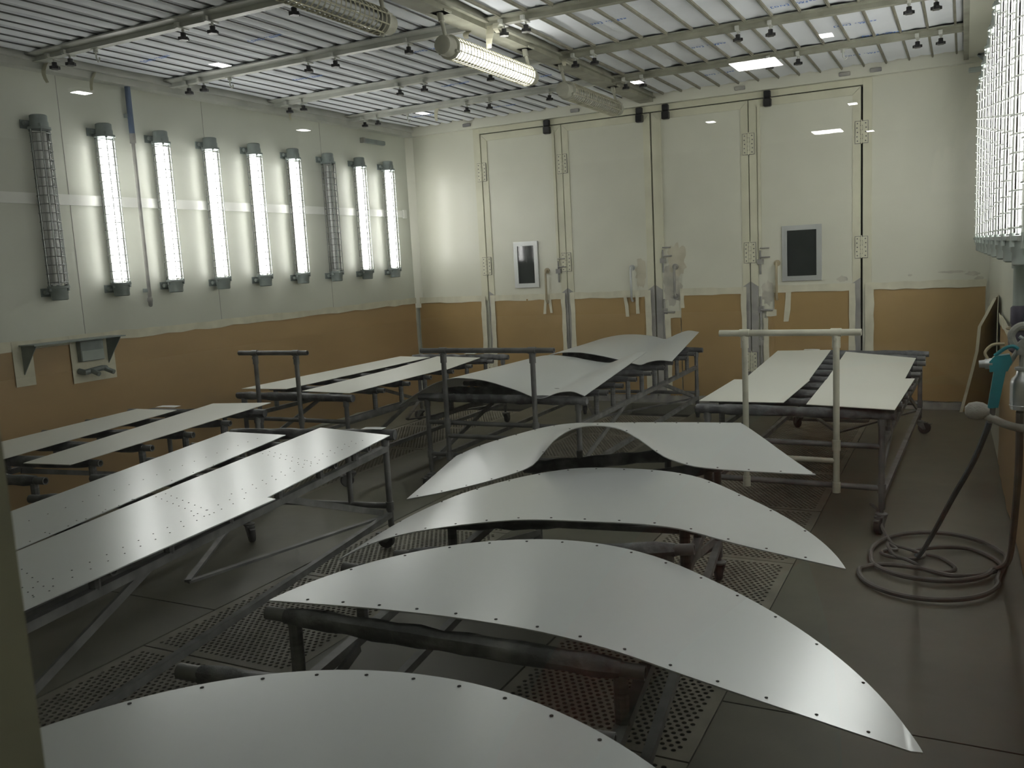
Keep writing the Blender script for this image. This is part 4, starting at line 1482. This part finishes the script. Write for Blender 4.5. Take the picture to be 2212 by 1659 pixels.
# brackets high in the right far corner
t = thing('wall_bracket', 'dark angled bracket high in the right far corner beside the lamps', 'bracket', (6.06, 8.95, 3.06))
m = MB()
m.beam((-0.03, 0, 0.10), (0.09, 0, 0.10), 0.03, 0.025)
m.beam((-0.03, 0, 0.10), (0.06, 0, 0.01), 0.03, 0.025)
part('bracket_arm', m, MT['lamp'], t)
m = MB(); m.cbox(-0.10, 0.02, -0.02, 0.03, -0.045, -0.005, 0.006)
part('bracket_box', m, MT['lampr'], t)

# ------------------------------------------------------------------ window the viewer looks through
win = MB()
FY0, FY1 = Y0 - 0.10, Y0 - 0.06
win.box(OX0, OX0 + 0.012, FY0, FY1, OZ0, OZ1)
win.box(OX1 - 0.03, OX1, FY0, FY1, OZ0, OZ1)
win.box(OX0 + 0.012, OX1 - 0.03, FY0, FY1, OZ0, OZ0 + 0.03)
win.box(OX0 + 0.012, OX1 - 0.03, FY0, FY1, OZ1 - 0.03, OZ1)
window_1 = struct(win.build('window_1', MT['jamb']))
GP = Y0 - 0.08
MT['pane_glass'] = dusty_pane('booth_window_glass', 1.5, (0.97, 0.98, 0.97), 1.9, 0.012)
g = MB().add([(OX0 + 0.012, GP, OZ0 + 0.03), (OX1 - 0.03, GP, OZ0 + 0.03), (OX1 - 0.03, GP, OZ1 - 0.03), (OX0 + 0.012, GP, OZ1 - 0.03)], [(0, 1, 2, 3)])
part('window_pane', g, MT['pane_glass'], window_1, 'clear window pane')

# ------------------------------------------------------------------ hall in front of the booth (mirrored in the pane)
ZH = 4.2
MT['hallc'] = mat('hall_ceiling_paint', (0.20, 0.20, 0.20), rough=0.8, var=0.05)
MT['hallf'] = mat('hall_floor', (0.25, 0.25, 0.24), rough=0.5, var=0.1)
MT['led'] = emitter('led_panel', (1.0, 0.98, 0.95), HALL_POWER)
m = MB(); m.box(-9, 8, -23, Y0 - 0.13, ZH, ZH + 0.1)
struct(m.build('ceiling_hall', MT['hallc']))
m = MB(); m.box(-9, 8, -23, Y0 - 0.13, -0.12, 0)
struct(m.build('floor_hall', MT['hallf']))
def hall_xy(x, y):
    # from a point seen mirrored behind the pane (traced at height 4.0) to the real spot under the hall ceiling
    k = (ZH - CAM.z) / (4.0 - CAM.z)
    return CAM.x + (x - CAM.x) * k, 2 * GP - y * k
def led_panel(x, y, w, l, label):
    X, Y = hall_xy(x, y)
    t = thing('ceiling_light', label, 'lamp', (X, Y, ZH - 0.05), group='hall ceiling lights mirrored in the window')
    m = MB(); m.box(-w / 2 - 0.02, w / 2 + 0.02, -l / 2 - 0.02, l / 2 + 0.02, 0.0, 0.05)
    part('housing', m, MT['card'], t)
    m = MB(); m.box(-w / 2, w / 2, -l / 2, l / 2, -0.006, -0.001)
    part('diffuser', m, MT['led'], t)
led_panel(3.52, 12.05, 0.62, 0.62, 'large square ceiling light mirrored in the pane above the doors')
led_panel(3.35, 20.05, 0.62, 0.62, 'square ceiling light mirrored in the pane on the right door')
names = ['at the top of the left wall', 'on the left filter panels', 'above the far left lamps', 'on the rail nearest the doors', 'beside the ceiling beam end', 'on the right filter panels', 'on the door right of the centre seam', 'near the top of the right door', 'right of the right door hinge']
for (x, y), nm in zip([(-3.852, 7.759), (-1.523, 7.761), (-3.915, 12.014), (-1.588, 12.055), (1.899, 12.08), (4.517, 11.006), (1.747, 16.666), (4.218, 16.52), (4.123, 20.749)], names):
    led_panel(x, y, 0.15, 0.22, 'small ceiling light mirrored in the pane ' + nm)

# ------------------------------------------------------------------ the person taking the picture (mirrored in the pane)
MT['skin'] = mat('skin', (0.50, 0.31, 0.22), rough=0.5, var=0.05)
MT['jacket'] = mat('red_jacket', (0.62, 0.075, 0.035), rough=0.7, var=0.12, scale=9, bump=0.2, bscale=14)
MT['jeans'] = mat('dark_trousers', (0.03, 0.035, 0.05), rough=0.8, var=0.2, scale=12)
MT['hair'] = mat('dark_hair', (0.02, 0.015, 0.012), rough=0.6, var=0.3, scale=30)
MT['shoe'] = mat('dark_shoe', (0.03, 0.03, 0.03), rough=0.5, var=0.2)
PA = math.radians(14)
pers = thing('person', 'person in a red jacket and dark trousers holding up a phone', 'person', (6.02, -0.37, 0.0), (0, 0, PA))
def skin_mesh(name, verts, edges, material, parent, sub=2, root=0):
    me = bpy.data.meshes.new(name)
    me.from_pydata([v[:3] for v in verts], edges, [])
    o = bpy.data.objects.new(name, me)
    C.objects.link(o)
    o.parent = parent
    md = o.modifiers.new('skin', 'SKIN')
    md.use_smooth_shade = True
    for i, v in enumerate(verts):
        sv = me.skin_vertices[0].data[i]
        r = v[3]
        sv.radius = r if isinstance(r, tuple) else (r, r)
        sv.use_root = (i == root)
    sb = o.modifiers.new('sub', 'SUBSURF')
    sb.levels = sb.render_levels = sub
    me.materials.append(material)
    return o
V, E_ = [], []
def vv(x, y, z, r, link=None):
    V.append((x, y, z, r))
    if link is not None:
        E_.append((link, len(V) - 1))
    return len(V) - 1
pel = vv(0, 0, 0.94, (0.15, 0.105))
sp1 = vv(0, 0.0, 1.08, (0.135, 0.095), pel)
sp2 = vv(0, -0.01, 1.25, (0.155, 0.105), sp1)
che = vv(0, -0.015, 1.38, (0.150, 0.095), sp2)
nk = vv(0, -0.005, 1.47, 0.058, che)
nk2 = vv(0, 0.008, 1.53, 0.052, nk)
jaw = vv(0, 0.030, 1.580, (0.062, 0.075), nk2)
hd = vv(0, 0.020, 1.640, (0.075, 0.092), jaw)
hd2 = vv(0, 0.010, 1.695, (0.070, 0.085), hd)
hd3 = vv(0, 0.005, 1.730, (0.045, 0.055), hd2)
arms = {}
for sx, el, wr_, hn in ((1, (0.27, 0.10, 1.22), (0.095, 0.270, 1.46), (0.055, 0.295, 1.52)), (-1, (-0.41, 0.02, 1.17), (-0.50, 0.14, 0.97), (-0.515, 0.19, 0.90))):
    sh = vv(sx * 0.175, -0.015, 1.405, 0.062, che)
    ua = vv((sx * 0.175 + el[0]) / 2 + sx * 0.015, (el[1] - 0.015) / 2, (1.405 + el[2]) / 2, 0.050, sh)
    e1 = vv(*el, 0.043, ua)
    fa = vv(el[0] * 0.6 + wr_[0] * 0.4, el[1] * 0.6 + wr_[1] * 0.4, el[2] * 0.6 + wr_[2] * 0.4, 0.042, e1)
    w1 = vv(*wr_, (0.030, 0.024), fa)
    pm = vv(*hn, (0.038, 0.018), w1)
    d = (Vector(hn) - Vector(wr_)).normalized()
    side = d.cross(Vector((0, 1, 0.2))).normalized()
    for k, (o_, L_) in enumerate(((-0.030, 0.060), (-0.010, 0.072), (0.010, 0.068), (0.030, 0.052))):
        b = Vector(hn) + side * o_ + d * 0.030
        cv = Vector((0, 0.35, 0)) if sx < 0 else Vector((-0.5, -0.15, 0))
        f1 = vv(*b, 0.0095, pm)
        f2 = vv(*(b + (d + cv * 0.6).normalized() * L_ * 0.5), 0.0088, f1)
        vv(*(b + (d + cv * 0.6).normalized() * L_ * 0.5 + (d * 0.6 + cv * 1.6).normalized() * L_ * 0.5), 0.0080, f2)
    tb = Vector(hn) - side * 0.034 - d * 0.012
    t1 = vv(*tb, 0.0115, pm)
    vv(*(tb + (d - side).normalized() * 0.035), 0.0098, t1)
for sx in (-1, 1):
    hp_ = vv(sx * 0.095, 0.0, 0.88, 0.095, pel)
    th = vv(sx * 0.105, 0.01, 0.70, 0.082, hp_)
    kn_ = vv(sx * 0.11, 0.015, 0.49, 0.058, th)
    ca = vv(sx * 0.115, -0.015, 0.34, 0.054, kn_)
    an = vv(sx * 0.12, -0.03, 0.10, 0.038, ca)
    ft = vv(sx * 0.13, 0.06, 0.045, (0.040, 0.032), an)
    vv(sx * 0.135, 0.15, 0.035, (0.036, 0.025), ft)
body = skin_mesh('body', V, E_, MT['skin'], pers, 2, 0)
# jacket
J, JE = [], []
def jv(x, y, z, r, link=None):
    J.append((x, y, z, r))
    if link is not None:
        JE.append((link, len(J) - 1))
    return len(J) - 1
j0 = jv(0, 0, 0.86, (0.185, 0.135))
j1 = jv(0, 0, 1.08, (0.170, 0.125), j0)
j2 = jv(0, -0.01, 1.25, (0.185, 0.130), j1)
j3 = jv(0, -0.015, 1.38, (0.178, 0.118), j2)
j4 = jv(0, -0.008, 1.48, 0.080, j3)
for sx, el, wr_ in ((1, (0.27, 0.10, 1.22), (0.095, 0.270, 1.46)), (-1, (-0.41, 0.02, 1.17), (-0.50, 0.14, 0.97))):
    sh = jv(sx * 0.178, -0.015, 1.405, 0.080, j3)
    ua = jv((sx * 0.175 + el[0]) / 2 + sx * 0.015, (el[1] - 0.015) / 2, (1.405 + el[2]) / 2, 0.068, sh)
    e1 = jv(*el, 0.060, ua)
    fa = jv(el[0] * 0.6 + wr_[0] * 0.4, el[1] * 0.6 + wr_[1] * 0.4, el[2] * 0.6 + wr_[2] * 0.4, 0.056, e1)
    jv(el[0] * 0.12 + wr_[0] * 0.88, el[1] * 0.12 + wr_[1] * 0.88, el[2] * 0.12 + wr_[2] * 0.88, 0.044, fa)
skin_mesh('jacket', J, JE, MT['jacket'], pers, 2, 0)
T, TE = [], []
def tv(x, y, z, r, link=None):
    T.append((x, y, z, r))
    if link is not None:
        TE.append((link, len(T) - 1))
    return len(T) - 1
t0 = tv(0, 0, 0.93, (0.160, 0.118))
for sx in (-1, 1):
    a = tv(sx * 0.095, 0.0, 0.87, 0.106, t0)
    b = tv(sx * 0.105, 0.01, 0.70, 0.094, a)
    c = tv(sx * 0.11, 0.015, 0.49, 0.074, b)
    tv(sx * 0.12, -0.03, 0.12, 0.064, c)
skin_mesh('trousers', T, TE, MT['jeans'], pers, 2, 0)
for sx in (-1, 1):
    m = MB().slab([[(sx * 0.13 - 0.05 + 0.1 * k / 6, -0.075 + 0.27 * i / 8, 0.075 - 0.03 * (i / 8) + 0.02 * math.sin(PI * k / 6)) for k in range(7)] for i in range(9)][::-1], 0.072)
    part('shoe', m, MT['shoe'], pers, smooth=True)
# hair, ears, nose, eyes, mouth
m = MB()
vs, fs = [], []
for i in range(9):
    ph_ = -0.25 + 1.82 * i / 8
    for k in range(20):
        a = 2 * PI * k / 20
        lift = 0.0 if math.sin(a) < 0.35 else max(0.0, 0.9 - ph_) * 0.06
        vs.append((0.083 * math.cos(ph_) * math.cos(a), -0.002 + 0.098 * math.cos(ph_) * math.sin(a) - lift * 0.4, 1.675 + 0.088 * math.sin(ph_) + lift))
for i in range(8):
    for k in range(20):
        fs.append((i * 20 + k, i * 20 + (k + 1) % 20, (i + 1) * 20 + (k + 1) % 20, (i + 1) * 20 + k))
fs.append(tuple(range(160, 180)))
part('hair', m.add(vs, fs), MT['hair'], pers, 'short dark hair', smooth=True)
m = MB().add([(0, 0.098, 1.665), (-0.016, 0.100, 1.622), (0.016, 0.100, 1.622), (0, 0.128, 1.626), (0, 0.098, 1.612)], [(0, 1, 3), (0, 3, 2), (1, 4, 3), (3, 4, 2), (0, 2, 4, 1)])
part('nose', m, MT['skin'], pers, smooth=True)
for sx in (-1, 1):
    m = MB().lathe([(0.002, -0.006), (0.010, -0.003), (0.010, 0.003), (0.002, 0.007)], (sx * 0.030, 0.100, 1.655), n=12, axis='y')
    part('eye', m, MT['hair'], pers, smooth=True)
    m = MB().lathe([(0.010, -0.008), (0.030, -0.004), (0.028, 0.006), (0.010, 0.009)], (sx * 0.078, 0.005, 1.640), n=14, axis='x')
    part('ear', m, MT['skin'], pers, smooth=True)
m = MB().cbox(-0.024, 0.024, 0.096, 0.106, 1.583, 1.596, 0.004)
part('mouth', m, mat('lips', (0.45, 0.20, 0.17), rough=0.5, var=0.05), pers)
# phone held just behind the lens
ph = thing('smartphone', 'dark smartphone held up to the window in the raised hand', 'phone', tuple(CAM - fw * 0.018))
ph.rotation_euler = m3.to_euler()
m = MB().cbox(-0.120, 0.022, -0.058, 0.018, -0.004, 0.004, 0.002)
part('phone_body', m, MT['black'], ph)
m = MB().lathe([(0.007, 0.0), (0.007, 0.002), (0.005, 0.0022)], (0, 0, -0.0065), n=16)
part('lens_ring', m, MT['steel'], ph)
